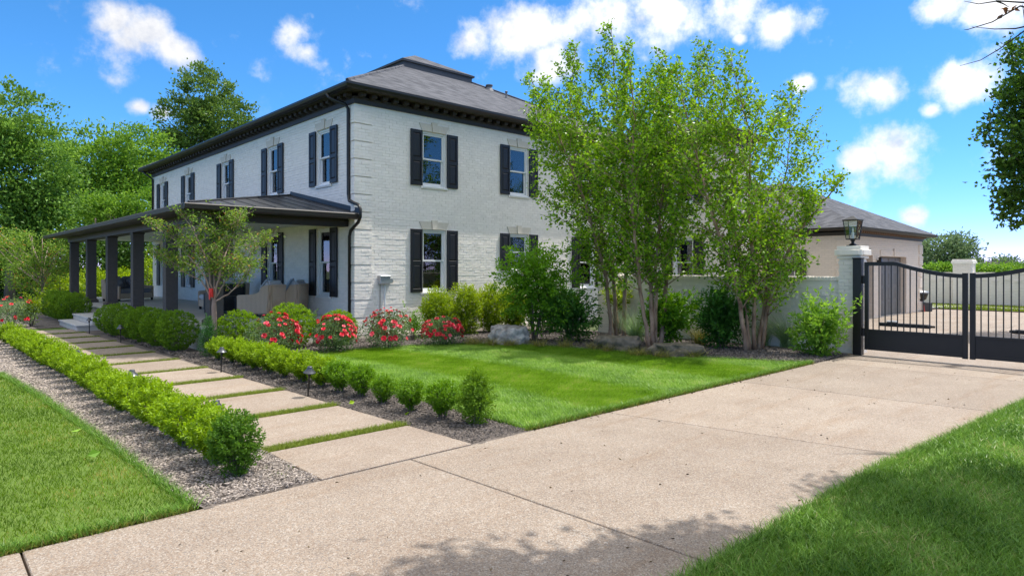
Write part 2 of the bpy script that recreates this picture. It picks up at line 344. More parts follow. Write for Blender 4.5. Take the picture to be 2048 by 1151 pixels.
class MB:
    "collects shapes; mesh() turns them into one mesh"
    def __init__(s): s.v = []; s.f = []
    def add(s, vs, fs):
        n = len(s.v); s.v += [tuple(v) for v in vs]; s.f += [tuple(i + n for i in f) for f in fs]; return s
    def box(s, x0, y0, z0, x1, y1, z1):
        return s.add([(x0, y0, z0), (x1, y0, z0), (x1, y1, z0), (x0, y1, z0), (x0, y0, z1), (x1, y0, z1), (x1, y1, z1), (x0, y1, z1)],
                     [(0, 3, 2, 1), (4, 5, 6, 7), (0, 1, 5, 4), (1, 2, 6, 5), (2, 3, 7, 6), (3, 0, 4, 7)])
    def frustum(s, cx, cy, z0, a0, b0, z1, a1, b1):
        return s.add([(cx - a0, cy - b0, z0), (cx + a0, cy - b0, z0), (cx + a0, cy + b0, z0), (cx - a0, cy + b0, z0),
                      (cx - a1, cy - b1, z1), (cx + a1, cy - b1, z1), (cx + a1, cy + b1, z1), (cx - a1, cy + b1, z1)],
                     [(0, 3, 2, 1), (4, 5, 6, 7), (0, 1, 5, 4), (1, 2, 6, 5), (2, 3, 7, 6), (3, 0, 4, 7)])
    def prism(s, pts, z0, z1):
        n = len(pts)
        return s.add([(p[0], p[1], z0) for p in pts] + [(p[0], p[1], z1) for p in pts],
                     [tuple(range(n))[::-1], tuple(range(n, 2 * n))] + [(i, (i + 1) % n, (i + 1) % n + n, i + n) for i in range(n)])
    def extr(s, prof, axis, a0, a1):
        "profile of (u,z) pairs swept along x or y"
        n = len(prof)
        mk = (lambda a: [(a, u, z) for u, z in prof]) if axis == 'x' else (lambda a: [(u, a, z) for u, z in prof])
        return s.add(mk(a0) + mk(a1), [tuple(range(n))[::-1], tuple(range(n, 2 * n))] + [(i, (i + 1) % n, (i + 1) % n + n, i + n) for i in range(n)])
    def tube(s, pts, radii, n=8, cap=True):
        pts = [Vector(p) for p in pts]; m = len(pts)
        if isinstance(radii, (int, float)): radii = [radii] * m
        vs = []; up = None
        for i, p in enumerate(pts):
            t = (pts[min(i + 1, m - 1)] - pts[max(i - 1, 0)])
            t = t.normalized() if t.length > 1e-9 else Vector((0, 0, 1))
            if up is None: up = t.orthogonal().normalized()
            a = (up - t * up.dot(t)); a = a.normalized() if a.length > 1e-6 else t.orthogonal().normalized(); up = a; b = t.cross(a)
            for k in range(n):
                w = 2 * math.pi * k / n; vs.append(p + (a * math.cos(w) + b * math.sin(w)) * radii[i])
        fs = [(i * n + k, i * n + (k + 1) % n, (i + 1) * n + (k + 1) % n, (i + 1) * n + k) for i in range(m - 1) for k in range(n)]
        if cap: fs += [tuple(range(n))[::-1], tuple(range((m - 1) * n, m * n))]
        return s.add(vs, fs)
    def lathe(s, prof, n=20, c=(0, 0)):
        vs = []
        for r, z in prof:
            for k in range(n): w = 2 * math.pi * k / n; vs.append((c[0] + r * math.cos(w), c[1] + r * math.sin(w), z))
        m = len(prof)
        return s.add(vs, [(i * n + k, i * n + (k + 1) % n, (i + 1) * n + (k + 1) % n, (i + 1) * n + k) for i in range(m - 1) for k in range(n)]
                     + [tuple(range(n))[::-1], tuple(range((m - 1) * n, m * n))])
    def mesh(s, name, m, smooth=False, bevel=0, seg=1):
        me = bpy.data.meshes.new(name); me.from_pydata(s.v, [], s.f); me.update()
        bm = bmesh.new(); bm.from_mesh(me)
        bmesh.ops.recalc_face_normals(bm, faces=bm.faces)
        if bevel:
            es = [e for e in bm.edges if len(e.link_faces) == 2 and e.calc_face_angle(0) > .5]
            bmesh.ops.bevel(bm, geom=es, offset=bevel, segments=seg, affect='EDGES', clamp_overlap=True)
        bm.to_mesh(me); bm.free()
        me.materials.append(m)
        if smooth: me.polygons.foreach_set('use_smooth', [True] * len(me.polygons))
        return me
def shift(o, v):                     # used when a mesh was modelled in world space and its thing stands elsewhere
    o.location = (-v[0], -v[1], -v[2]); return o

def arrays_mesh(name, V, T, m, rnd=None, smooth=False):
    "mesh from numpy vertices V (n,3) and faces T (k,3 or 4)"
    me = bpy.data.meshes.new(name); n, k, c = len(V), len(T), T.shape[1]
    me.vertices.add(n); me.vertices.foreach_set('co', np.asarray(V, np.float32).ravel())
    me.loops.add(k * c); me.loops.foreach_set('vertex_index', np.asarray(T, np.int32).ravel())
    me.polygons.add(k); me.polygons.foreach_set('loop_start', np.arange(0, k * c, c, dtype=np.int32)); me.polygons.foreach_set('loop_total', np.full(k, c, np.int32))
    me.polygons.foreach_set('use_smooth', np.full(k, bool(smooth)))
    me.update(calc_edges=True)
    if rnd is not None:
        a = me.attributes.new('rnd', 'FLOAT', 'FACE'); a.data.foreach_set('value', np.asarray(rnd, np.float32))
    me.materials.append(m); return me
def unit(a): return a / np.maximum(np.linalg.norm(a, axis=-1, keepdims=True), 1e-9)

def leaves(name, P, D, L, W, m, rng, fold=.22, rnd=None):
    "one folded kite per leaf, rooted at P and pointing along D"
    n = len(P); D = unit(D); L = np.broadcast_to(L, (n,)) * rng.uniform(.7, 1.25, n); Wd = np.broadcast_to(W, (n,)) * rng.uniform(.75, 1.2, n)
    S = unit(np.cross(D, rng.normal(size=(n, 3)))); Nn = np.cross(S, D)
    mid = P + D * (L * .42)[:, None] + Nn * (Wd * fold)[:, None]
    V = np.empty((n, 4, 3)); V[:, 0] = P; V[:, 1] = mid + S * (Wd * .5)[:, None]; V[:, 2] = P + D * L[:, None]; V[:, 3] = mid - S * (Wd * .5)[:, None]
    b = np.arange(n)[:, None] * 4
    T = np.concatenate([b + [0, 1, 2], b + [0, 2, 3]], 1).reshape(-1, 3)
    r = rng.random(n) if rnd is None else rnd
    return arrays_mesh(name, V.reshape(-1, 3), T, m, np.repeat(r, 2))

def blades(name, P, Hh, W, lean, m, rng, segs=1, leandir=None, curl=.5, rnd=None):
    "grass blades: tapering strips rooted at P; lean is the sideways reach as a share of height"
    n = len(P); Hh = np.broadcast_to(Hh, (n,)) * rng.uniform(.6, 1.25, n); W = np.broadcast_to(W, (n,)) * rng.uniform(.7, 1.2, n)
    az = rng.uniform(0, 2 * np.pi, n); dv = np.stack([np.cos(az), np.sin(az), np.zeros(n)], 1)
    if leandir is not None: dv = unit(dv * .8 + leandir)
    ln = np.broadcast_to(lean, (n,)) * rng.uniform(.3, 1.3, n)
    a2 = rng.uniform(0, 2 * np.pi, n); sd = np.stack([np.cos(a2), np.sin(a2), np.zeros(n)], 1)
    rows = []
    for s in range(segs + 1):
        t = s / segs if segs else 1
        c = P + np.array([0, 0, 1]) * (Hh * (t - .35 * curl * ln * t * t))[:, None] + dv * (Hh * ln * t ** 1.6)[:, None]
        w = W * (1 - t) ** .6 * .5
        rows.append((c + sd * w[:, None], c - sd * w[:, None]) if s < segs else (c,))
    per = 2 * segs + 1; V = np.empty((n, per, 3)); k = 0
    for r in rows:
        for c in r: V[:, k] = c; k += 1
    b = np.arange(n)[:, None] * per; T = []
    for s in range(segs - 1):
        o = 2 * s; T += [b + [o, o + 1, o + 3], b + [o, o + 3, o + 2]]
    o = 2 * (segs - 1); T.append(b + [o, o + 1, o + 2])
    T = np.stack(T, 1).reshape(-1, 3)
    r = rng.random(n) if rnd is None else rnd
    return arrays_mesh(name, V.reshape(-1, 3), T, m, np.repeat(r, 2 * segs - 1))

def inside(poly, P):
    x, y = P[:, 0], P[:, 1]; res = np.zeros(len(P), bool); n = len(poly); j = n - 1
    for i in range(n):
        xi, yi = poly[i]; xj, yj = poly[j]
        with np.errstate(divide='ignore', invalid='ignore'):
            c = ((yi > y) != (yj > y)) & (x < (xj - xi) * (y - yi) / (yj - yi + 1e-12) + xi)
        res ^= c; j = i
    return res
def scatter(poly, n, rng, z=0):
    a = np.array(poly); lo, hi = a.min(0), a.max(0)
    area = abs(sum(a[i - 1][0] * a[i][1] - a[i][0] * a[i - 1][1] for i in range(len(a)))) / 2
    k = int(n * (hi - lo).prod() / max(area, 1e-6))
    P = rng.uniform(lo, hi, (k, 2)); P = P[inside(poly, P)]
    return np.concatenate([P, np.full((len(P), 1), z)], 1)
def sheet(name, poly, z, m, kind='structure'):
    me = bpy.data.meshes.new(name); me.from_pydata([(x, y, z) for x, y in poly], [], [tuple(range(len(poly)))]); me.update()
    if me.polygons[0].normal.z < 0: me.flip_normals()
    me.materials.append(m); o = put(name, me); tag(o, kind=kind); return o
ORD = ['first', 'second', 'third', 'fourth', 'fifth', 'sixth', 'seventh', 'eighth', 'ninth', 'tenth', 'eleventh', 'twelfth', 'thirteenth', 'fourteenth', 'fifteenth',
       'sixteenth', 'seventeenth', 'eighteenth', 'nineteenth', 'twentieth', 'twenty-first', 'twenty-second', 'twenty-third', 'twenty-fourth', 'twenty-fifth', 'twenty-sixth']
def copy_tree(o, parent=None):
    c = o.copy(); COL.objects.link(c)
    if parent is not None: c.parent = parent
    for ch in o.children: copy_tree(ch, c)
    return c

# ------------------------------------------------------------------ the setting: ground, drive, walk, beds, lawns
rng = np.random.default_rng(7)
random.seed(3)
DY0, DY1 = 5.03, 1.85                    # edges of the driveway
def xl(y): return 2.52 - .008 * (y - 6)  # edges of the walkway
def xr(y): return 4.09 - .035 * (y - 6.15)
sheet('ground', [(-400, -400), (400, -400), (400, 400), (-400, 400)], -.07, GROUND)

drive = sheet('driveway', [(-14, 1.0), (14.0, .8), (33.5, -12), (33.5, 8.6), (14.0, 8.6), (14.0, DY0 + .02), (-14, DY0 + .02)], -.03, JOINT)
def slab(name, pts, parent, m, z0=-.05, z1=0., bev=.006):
    cx = sum(p[0] for p in pts) / len(pts); cy = sum(p[1] for p in pts) / len(pts)
    me = MB().prism([(x - cx, y - cy) for x, y in pts], z0, z1).mesh(name, m, bevel=bev)
    return put(name, me, parent, (cx, cy, 0))
dj = [(-13.9, -13.9), (-9, -9), (-4.2, -4.2), (.52, .50), (3.40, 3.52), (6.27, 6.92), (9.49, 9.78), (12.6, 12.7), (14.05, 14.05)]
def south(x): return 1.98 if x < 3.3 else 1.98 - .04 * (x - 3.3)
for (a0, a1), (b0, b1) in zip(dj, dj[1:]):
    g = .007
    slab('concrete_slab', [(a1 + g, south(a1) - .25), (b1 - g, south(b1) - .25), (b0 - g, DY0), (a0 + g, DY0)], drive, DRIVE)
# courtyard paving behind the gate
for i in range(5):
    for j in range(4):
        x0, y0 = 14.06 + i * 3.7, -8 + j * 4.05
        slab('concrete_slab', [(x0 + .006, y0 + .006), (x0 + 3.694, y0 + .006), (x0 + 3.694, y0 + 4.044), (x0 + .006, y0 + 4.044)], drive, DRIVE)

BED = [(1.56, DY0 + .01), (5.0, DY0 + .01), (5.0, 5.5), (12.2, 5.06), (14.3, DY0 + .01), (14.3, 15.2), (8.3, 15.2), (5.6, 15.2), (4.9, 33), (1.0, 33), (.75, 26), (1.0, 18), (1.13, 13.6), (1.33, 10.84), (1.45, 7.74)]
def bed_mesh():
    "mulch bed: a sheet with low uneven mounds"
    xs = np.arange(.6, 14.45, .11); ys = np.arange(5.0, 33, .14)
    X, Y = np.meshgrid(xs, ys, indexing='ij')
    Z = np.array([[mnoise.noise(Vector((x * 1.7, y * 1.7, 0))) * .014 + mnoise.noise(Vector((x * 6, y * 6, 5))) * .012 for y in ys] for x in xs]) - .008
    V = np.stack([X.ravel(), Y.ravel(), Z.ravel()], 1); nx, ny = X.shape
    i, j = np.meshgrid(np.arange(nx - 1), np.arange(ny - 1), indexing='ij'); q = (i * ny + j).ravel()
    T = np.stack([q, q + ny, q + ny + 1, q + 1], 1)
    cen = V[T].mean(1); T = T[inside(BED, cen) & ~inside([(xl(5) + .03, 4.9), (xr(5) - .05, 4.9), (xr(23.6) - .05, 23.5), (xl(23.6) + .03, 23.5)], cen)]
    return arrays_mesh('mulch_bed', V, T, MULCH, smooth=True)
tag(put('mulch_bed', bed_mesh()), kind='structure')

walk = sheet('walkway', [(xl(5.03) - .0, DY0 + .012), (xr(5.03) - .02, DY0 + .012), (xr(23.6) - .02, 23.6), (xl(23.6), 23.6)], -.02, SOIL)
strips = [6.16 + 1.485 * k for k in range(12)]
ys_ = [DY0 + .012] + [v for s_ in strips for v in (s_ - .05, s_ + .14)] + [23.7]
slabs_y = [(ys_[0], ys_[1])] + [(ys_[2 * k], ys_[2 * k + 1]) for k in range(1, 12)]
for y0, y1 in slabs_y:
    j = [random.uniform(-.012, .012) for _ in range(4)]
    slab('walkway_slab', [(xl(y0) + j[0], y0), (xr(y0) + j[1], y0), (xr(y1) + j[2], y1), (xl(y1) + j[3], y1)], walk, SLABM, -.05, .010, .006)
strip_polys = [[(xl(s_) - .02, s_ - .05), (xr(s_) + .03, s_ - .05), (xr(s_) + .03, s_ + .14), (xl(s_) - .02, s_ + .14)] for s_ in strips[:11]]
P = np.concatenate([scatter(p, int(5200 if k < 4 else 2600), rng, -.018) for k, p in enumerate(strip_polys)])
turf = put('turf_strips', blades('turf_strips', P, .062, .007, .8, TURF, rng, 2)); tag(turf, 'short olive turf growing in the joints between walkway slabs', 'turf', kind='stuff')

LAWN_F = [(4.93, DY0 + .05), (4.97, 5.4), (5.0, 8), (5.02, 10), (5.25, 11.4), (5.7, 12.2), (6.17, 12.55), (7.14, 12.5), (8.2, 12.25), (9.3, 11.75), (10.09, 11.2), (10.55, 10), (10.78, 8.87), (11.1, 7.7), (11.45, 6.6), (11.9, 5.5), (12.3, DY0 + .05)]
LAWN_L = [(-13, DY0 + .04), (1.53, DY0 + .04), (1.45, 7.74), (1.33, 10.84), (1.13, 13.6), (.95, 18), (.7, 26), (.6, 34), (-13, 34)]
LAWN_R = [(-6, -9), (16, -9), (14.0, 1.0), (13.9, 1.45), (10.58, 1.66), (8, 1.83), (6.28, 1.97), (3.34, 1.99), (-6, 1.99)]
lawn_f = sheet('front_lawn', LAWN_F, .012, SOIL); lawn_l = sheet('left_lawn', LAWN_L, .012, SOIL); lawn_r = sheet('roadside_lawn', LAWN_R, .02, SOIL)
def depth(P): return P[:, 0] * FX + P[:, 1] * FY
def lateral(P): return P[:, 0] * RX + P[:, 1] * RY
def visible(P, margin=.42):
    d = depth(P); l = lateral(P); return (d > .5) & (np.abs(l) < d * (1024 / F + margin)) & (d * (1151 + 260 - HZ) / F > H)
def lawn_noise(P, s):
    return np.array([mnoise.noise(Vector((p[0] * s, p[1] * s, 3.3))) for p in P])
def edge_fringe(poly_pts, n, reach, z):
    "roots for the longer grass hanging over an edge"
    out = []
    for (x0, y0), (x1, y1) in zip(poly_pts, poly_pts[1:]):
        k = int(n * math.hypot(x1 - x0, y1 - y0)); t = rng.random(k)[:, None]
        q = np.array([[x0, y0]]) * (1 - t) + np.array([[x1, y1]]) * t + rng.normal(size=(k, 2)) * reach
        out.append(np.concatenate([q, np.full((k, 1), z)], 1))
    return np.concatenate(out)
# front lawn, mown in stripes that run away along the porch: the blades lie over, away from or towards the drive
P = scatter(LAWN_F, 420000, rng, .012); P = P[visible(P)]
stripe = np.sin((P[:, 0] + .04 * P[:, 1] - 5.0) / 1.55 * math.pi + .45 * np.sin(P[:, 1] * .5)) > rng.normal(0, .22, len(P))
ld = np.where(stripe[:, None], np.array([[.10, .9, 0]]), np.array([[-.10, -.9, 0]]))
r = np.clip(rng.beta(2, 2, len(P)) + .16 * np.sin(P[:, 0] * 3.1 + 1.7 * np.sin(P[:, 1] * 2.3)) * np.sin(P[:, 1] * 2.7) + .14 * np.sin(P[:, 0] * 9.1 + 2 * np.sin(P[:, 1] * 5.3)) * np.sin(P[:, 1] * 7.7 + P[:, 0] * 3), 0, 1)
tag(put('front_lawn_grass', blades('front_lawn_grass', P, 042e-3, .0065, 1.25, GRASSF, rng, 1, ld * 1.6, rnd=r)), 'striped mown green grass of the lawn before the house', 'grass', kind='stuff')
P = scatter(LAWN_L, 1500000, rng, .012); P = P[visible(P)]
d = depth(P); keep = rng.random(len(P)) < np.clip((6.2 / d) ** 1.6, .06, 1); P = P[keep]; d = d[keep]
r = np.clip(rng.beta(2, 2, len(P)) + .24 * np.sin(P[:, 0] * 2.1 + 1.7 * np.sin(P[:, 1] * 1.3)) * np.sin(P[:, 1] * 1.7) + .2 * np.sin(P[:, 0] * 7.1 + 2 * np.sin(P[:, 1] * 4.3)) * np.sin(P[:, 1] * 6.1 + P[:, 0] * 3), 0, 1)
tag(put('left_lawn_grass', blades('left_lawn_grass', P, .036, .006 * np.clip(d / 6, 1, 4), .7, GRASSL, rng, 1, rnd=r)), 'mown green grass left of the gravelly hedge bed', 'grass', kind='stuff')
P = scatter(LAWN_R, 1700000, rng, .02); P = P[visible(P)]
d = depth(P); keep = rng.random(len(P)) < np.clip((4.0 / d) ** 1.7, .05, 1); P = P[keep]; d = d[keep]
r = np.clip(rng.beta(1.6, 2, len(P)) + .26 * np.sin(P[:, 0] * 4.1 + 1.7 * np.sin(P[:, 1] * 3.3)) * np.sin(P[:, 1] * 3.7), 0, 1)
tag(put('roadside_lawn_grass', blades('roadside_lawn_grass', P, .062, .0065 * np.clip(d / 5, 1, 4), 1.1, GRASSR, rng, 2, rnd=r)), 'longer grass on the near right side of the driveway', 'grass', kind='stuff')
Pd = np.concatenate([edge_fringe([LAWN_F[-1], LAWN_F[0]], 700, .022, -.005), edge_fringe([(-2.5, DY0 + .035), (1.52, DY0 + .035)], 900, .02, -.01)]); Pd = Pd[visible(Pd)]
tag(put('dry_edge_grass', blades('dry_edge_grass', Pd, .05, .006, 1.2, L_SEDGE, rng, 2)), 'dry yellowish grass edging the lawns along the driveway', 'grass', kind='stuff')
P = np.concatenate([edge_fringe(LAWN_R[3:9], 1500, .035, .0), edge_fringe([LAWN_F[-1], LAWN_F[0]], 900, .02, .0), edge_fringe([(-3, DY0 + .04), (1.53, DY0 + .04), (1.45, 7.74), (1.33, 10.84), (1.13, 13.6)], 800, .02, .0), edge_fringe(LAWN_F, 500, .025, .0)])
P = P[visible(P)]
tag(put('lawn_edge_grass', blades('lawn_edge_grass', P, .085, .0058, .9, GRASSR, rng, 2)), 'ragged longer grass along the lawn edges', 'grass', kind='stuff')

x_ = np.concatenate([scatter([(.6, 2.1), (13.8, 1.9), (13.8, 5.0), (.6, 5.0)], 150, rng, .0), edge_fringe([LAWN_F[-1], LAWN_F[0]], 16, .03, .0) + np.array([0, -.07, 0]), edge_fringe([(3.3, 2.02), (10.5, 1.7)], 10, .05, 0.) + np.array([0, .06, 0])])
tag(put('driveway_litter', leaves('driveway_litter', x_ + np.array([0, 0, .003]), rng.normal(size=(len(x_), 3)) * np.array([1, 1, .12]) + np.array([0, 0, .05]), .03, .014, leafmat('leaf_litter', (.05, .03, .015), (.30, .20, .10), .2, .8), rng)), 'scattered bits of dry leaf and grit on the driveway', 'litter', kind='stuff')
def chips(name, poly, n, m, size, z=.0, maxd=40):
    P = scatter(poly, n, rng, z); P = P[visible(P)]; d = depth(P)
    keep = rng.random(len(P)) < np.clip((8.5 / d) ** 1.3, .05, 1); P = P[keep]; d = d[keep]; k = len(P)
    P[:, 2] += rng.uniform(.002, .03, k)
    a = rng.uniform(0, 2 * np.pi, k); u = np.stack([np.cos(a), np.sin(a), rng.normal(0, .35, k)], 1); v = np.stack([-np.sin(a), np.cos(a), rng.normal(0, .35, k)], 1)
    s = size * rng.uniform(.5, 1.4, k)[:, None] * np.clip(d / 9, .8, 2.5)[:, None]
    w = np.cross(u, v)
    V = np.stack([P - u * s - v * s * .3, P + u * s * .9 - v * s * .35, P + u * s * .2 + v * s * .45, P + w * s * .4], 1)
    b = np.arange(k)[:, None] * 4
    T = np.stack([b + [0, 1, 3], b + [1, 2, 3], b + [2, 0, 3], b + [0, 2, 1]], 1).reshape(-1, 3)
    return arrays_mesh(name, V.reshape(-1, 3), T, m, np.repeat(rng.random(k), 4))
LBED = [(1.53, 5.06), (2.5, 5.06), (2.5, 12), (2.45, 23.6), (.9, 23.6), (1.13, 13.6), (1.33, 10.84), (1.45, 7.74)]
tag(put('left_mulch_chips', chips('left_mulch_chips', LBED, 110000, CHIP, .018)), 'weathered grey wood chips under the left hedge', 'mulch', kind='stuff')
RBED = [(4.12, 5.06), (4.9, 5.06), (5.0, 10), (5.2, 11.5), (5.7, 12.2), (7.2, 12.6), (9.4, 11.8), (10.3, 11.2), (10.9, 9), (11.5, 6.7), (12.4, 5.06), (14.0, 5.06), (14.0, 10), (13, 13.6), (8.2, 14.4), (4.3, 14.4), (4.0, 20), (3.9, 20), (3.95, 10)]
tag(put('house_bed_chips', chips('house_bed_chips', RBED, 130000, CHIPD, .019)), 'dark wood mulch chips in the beds along the house', 'mulch', kind='stuff')
P = scatter(LBED, 420, rng, .0); P = P[visible(P)]; P = np.repeat(P, 7, 0) + rng.normal(size=(len(P) * 7, 3)) * np.array([.02, .02, 0])
tag(put('bed_weeds', blades('bed_weeds', P, .045, .007, .8, GRASSL, rng, 1)), 'tiny green weeds sprouting in the left wood chips', 'weeds', kind='stuff')

# ------------------------------------------------------------------ the house
HX0, HX1, HY0, HY1 = 8.16, 19.48, 14.52, 32.60
WT = 5.86; EZ = 6.22                      # wall top under the cornice, top of the gutter
HB = (HX0, HY0, 0)
house = thing('house', HB, 'two-storey white painted brick house with black shutters and dark hip roof', 'house')
def hput(name, me, parent=None, **k):     # mesh modelled in world space -> part of the house
    o = put(name, me, parent or house, **k)
    if parent is None: o.location = (o.location.x - HB[0], o.location.y - HB[1], o.location.z)
    return o
WIN_UP = (3.98, 5.46); 
SILLS = dict(right_up=[(10.57, 3.98, 5.46), (13.76, 3.98, 5.46), (16.95, 3.98, 5.46)],
             right_low=[(10.57, 1.12, 2.81), (13.76, 1.70, 2.81), (16.95, 1.12, 2.81)],
             front_up=[(y, 3.98, 5.46) for y in (16.15, 19.44, 23.43, 27.54, 31.03)],
             front_low=[(16.15, 1.02, 2.82), (19.44, 1.02, 2.82), (27.54, 1.02, 2.82), (31.03, 1.02, 2.82)])
OW = .80                                  # width of a window opening
DOOR = (22.75, 24.15, .52, 2.9)
right_holes = [(x - OW / 2, x + OW / 2, a, b) for k in ('right_up', 'right_low') for x, a, b in SILLS[k]]
front_holes = [(y - OW / 2, y + OW / 2, a, b) for k in ('front_up', 'front_low') for y, a, b in SILLS[k]] + [DOOR]

def wall_sheet(mb, u0, u1, z0, z1, holes, to3, rev=.16):
    us = sorted({u0, u1, *[h[0] for h in holes], *[h[1] for h in holes]}); zs = sorted({z0, z1, *[h[2] for h in holes], *[h[3] for h in holes]})
    for a, b in zip(us, us[1:]):
        for c, d in zip(zs, zs[1:]):
            mu, mz = (a + b) / 2, (c + d) / 2
            if any(h[0] < mu < h[1] and h[2] < mz < h[3] for h in holes): continue
            mb.add([to3(a, 0, c), to3(b, 0, c), to3(b, 0, d), to3(a, 0, d)], [(0, 1, 2, 3)])
    for h in holes:
        q = [(h[0], h[2]), (h[1], h[2]), (h[1], h[3]), (h[0], h[3])]
        for (a, c), (b, d) in zip(q, q[1:] + q[:1]):
            mb.add([to3(a, 0, c), to3(b, 0, d), to3(b, rev, d), to3(a, rev, c)], [(0, 1, 2, 3)])
def to_right(u, dep, z): return (u, HY0 + dep, z)
def to_front(u, dep, z): return (HX0 + dep, u, z)
mb = MB(); wall_sheet(mb, HX0, HX1, -.05, WT, right_holes, to_right); wall_sheet(mb, HY0, HY1, -.05, WT, front_holes, to_front)
mb.add([(HX1, HY0, -.05), (HX1, HY1, -.05), (HX1, HY1, WT), (HX1, HY0, WT)], [(0, 1, 2, 3)]); mb.add([(HX0, HY1, -.05), (HX1, HY1, -.05), (HX1, HY1, WT), (HX0, HY1, WT)], [(0, 1, 2, 3)])
wall_me = mb.mesh('wall', MORTAR); wall = hput('wall', wall_me)

CH, BL, JT = .0733, .209, .008
def courses(u0, u1, z0, z1, holes, skip=None):
    out = []; k = 0; z = z0
    while z + CH - JT <= z1 + .002:
        za, zb = z, z + CH - JT; iv = [(u0, u1)]
        for h in holes:
            if min(zb, h[3]) - max(za, h[2]) > .02:
                nv = []
                for a, b in iv:
                    if h[1] <= a or h[0] >= b: nv.append((a, b)); continue
                    if h[0] > a: nv.append((a, h[0]))
                    if h[1] < b: nv.append((h[1], b))
                iv = nv
        u = u0 - (k % 2) * (BL + .004) / 2 - (k * 7 % 5) * .006
        while u < u1:
            for a, b in iv:
                p, q = max(a, u), min(b, u + BL)
                if q - p > .025: out.append((p, q, za, zb, k))
            u += BL + .004
        z += CH; k += 1
    return out
def brick_mesh(name, bricks, to3, m, base=0., rough=.0014):
    "every brick a small block standing 1 cm proud of the joints, each at its own depth and slightly out of true"
    n = len(bricks); B = np.array(bricks)[:, :4]; rg = np.random.default_rng(n)
    pr = .0055 + rg.uniform(0, .004, n)[:, None] + rg.uniform(0, .004, 400)[np.array(bricks)[:, 4].astype(int)][:, None] + rg.normal(0, rough, (n, 4)); us = np.stack([B[:, 0], B[:, 1], B[:, 1], B[:, 0]], 1) + rg.normal(0, .0004, (n, 4)); zs = np.stack([B[:, 2], B[:, 2], B[:, 3], B[:, 3]], 1) + rg.normal(0, .0012, (n, 4))
    o = np.array(to3(0, 0, 0.)); eu = np.array(to3(1, 0, 0.)) - o; ed = np.array(to3(0, 1, 0.)) - o
    def pt(u, dep, z): return o + u[..., None] * eu + dep[..., None] * ed + z[..., None] * np.array([0, 0, 1.])
    V = np.concatenate([pt(us, -pr - base, zs), pt(us, np.zeros_like(us) - base + .001, zs)], 1)
    b = np.arange(n)[:, None] * 8
    Fq = np.stack([b + f for f in ([0, 1, 2, 3], [0, 4, 5, 1], [1, 5, 6, 2], [2, 6, 7, 3], [3, 7, 4, 0])], 1).reshape(-1, 4)
    return arrays_mesh(name, V.reshape(-1, 3), Fq, m, np.repeat(rg.random(n), 5))
QW = .46                                  # quoins: five courses and a recess
lint = lambda c, t: (c - OW / 2 - .11, c + OW / 2 + .11, t, t + .235)
right_br_holes = right_holes + [lint(x, b) for k in ('right_up', 'right_low') for x, a, b in SILLS[k]] + [(x - .46, x + .46, a - .075, a) for k in ('right_up', 'right_low') for x, a, b in SILLS[k]]
front_br_holes = front_holes + [lint(x, b) for k in ('front_up', 'front_low') for x, a, b in SILLS[k]] + [(x - .46, x + .46, a - .075, a) for k in ('front_up', 'front_low') for x, a, b in SILLS[k]]
Rb = courses(HX0 + QW, HX1, .02, WT, right_br_holes)
Fb = courses(HY0 + .16, HY1, .02, WT, front_br_holes)
# the 300 bricks that show largest (low on the gable side, next to the corner) are single objects, the rest one part
Rb.sort(key=lambda b: (0 if .75 < b[2] < 3.3 and b[1] - b[0] > .2 else 1, b[0]))
single, rest = Rb[:300], Rb[300:]
hput('brick_courses', brick_mesh('brick_courses', rest, to_right, PAINT), wall)['kind'] = 'stuff'
hput('brick_courses', brick_mesh('brick_courses', Fb, to_front, PAINT), wall)['kind'] = 'stuff'
ub = []
for v in range(6):
    me = brick_mesh('brick', [(-BL / 2, BL / 2, 0, CH - JT, 0)] * 1, lambda u, d_, z: (u, d_, z), PAINT_OBJ, 0, .0008)
    co = np.empty(24); me.vertices.foreach_get('co', co); co += np.random.default_rng(v).normal(0, .0011, 24); me.vertices.foreach_set('co', co); me.update(); ub.append(me)
for i, b in enumerate(single):
    o = put('brick', ub[i % 6], wall, ((b[0] + b[1]) / 2, HY0 + random.uniform(-.003, .001) + .002 * math.sin(b[4] * 2.7), b[2])); o.scale.x = (b[1] - b[0]) / BL
# the wall mesh is in world space; give its children the same space (the wall part sits at minus the base point)

def quoin(k):
    z0 = .10 + k * CH * 6; z1 = z0 + CH * 6 - .026
    if z1 > WT: z1 = WT - .01
    mbq = MB()
    mbq.prism([(HX0 - .034, HY0 - .034), (HX0 + QW, HY0 - .034), (HX0 + QW, HY0 + .01), (HX0 + .01, HY0 + .01), (HX0 + .01, HY0 + .13), (HX0 - .034, HY0 + .13)], z0, z1)
    q = hput('quoin', mbq.mesh('quoin', MORTAR, bevel=.004))
    c = courses(HX0 - .034, HX0 + QW, z0, z1, []); c2 = courses(HY0 - .034, HY0 + .13, z0, z1, [])
    a = hput('quoin_bricks', brick_mesh('quoin_bricks', c, to_right, PAINT, .034), q); b = hput('quoin_bricks', brick_mesh('quoin_bricks', c2, to_front, PAINT, .034), q)
    a['kind'] = b['kind'] = 'stuff'
for k in range(13): quoin(k)
mb = MB().box(HX0 - .035, HY0 - .04, -.05, HX1, HY0 + .0, .085); hput('plinth', mb.mesh('plinth', STONE, bevel=.008))

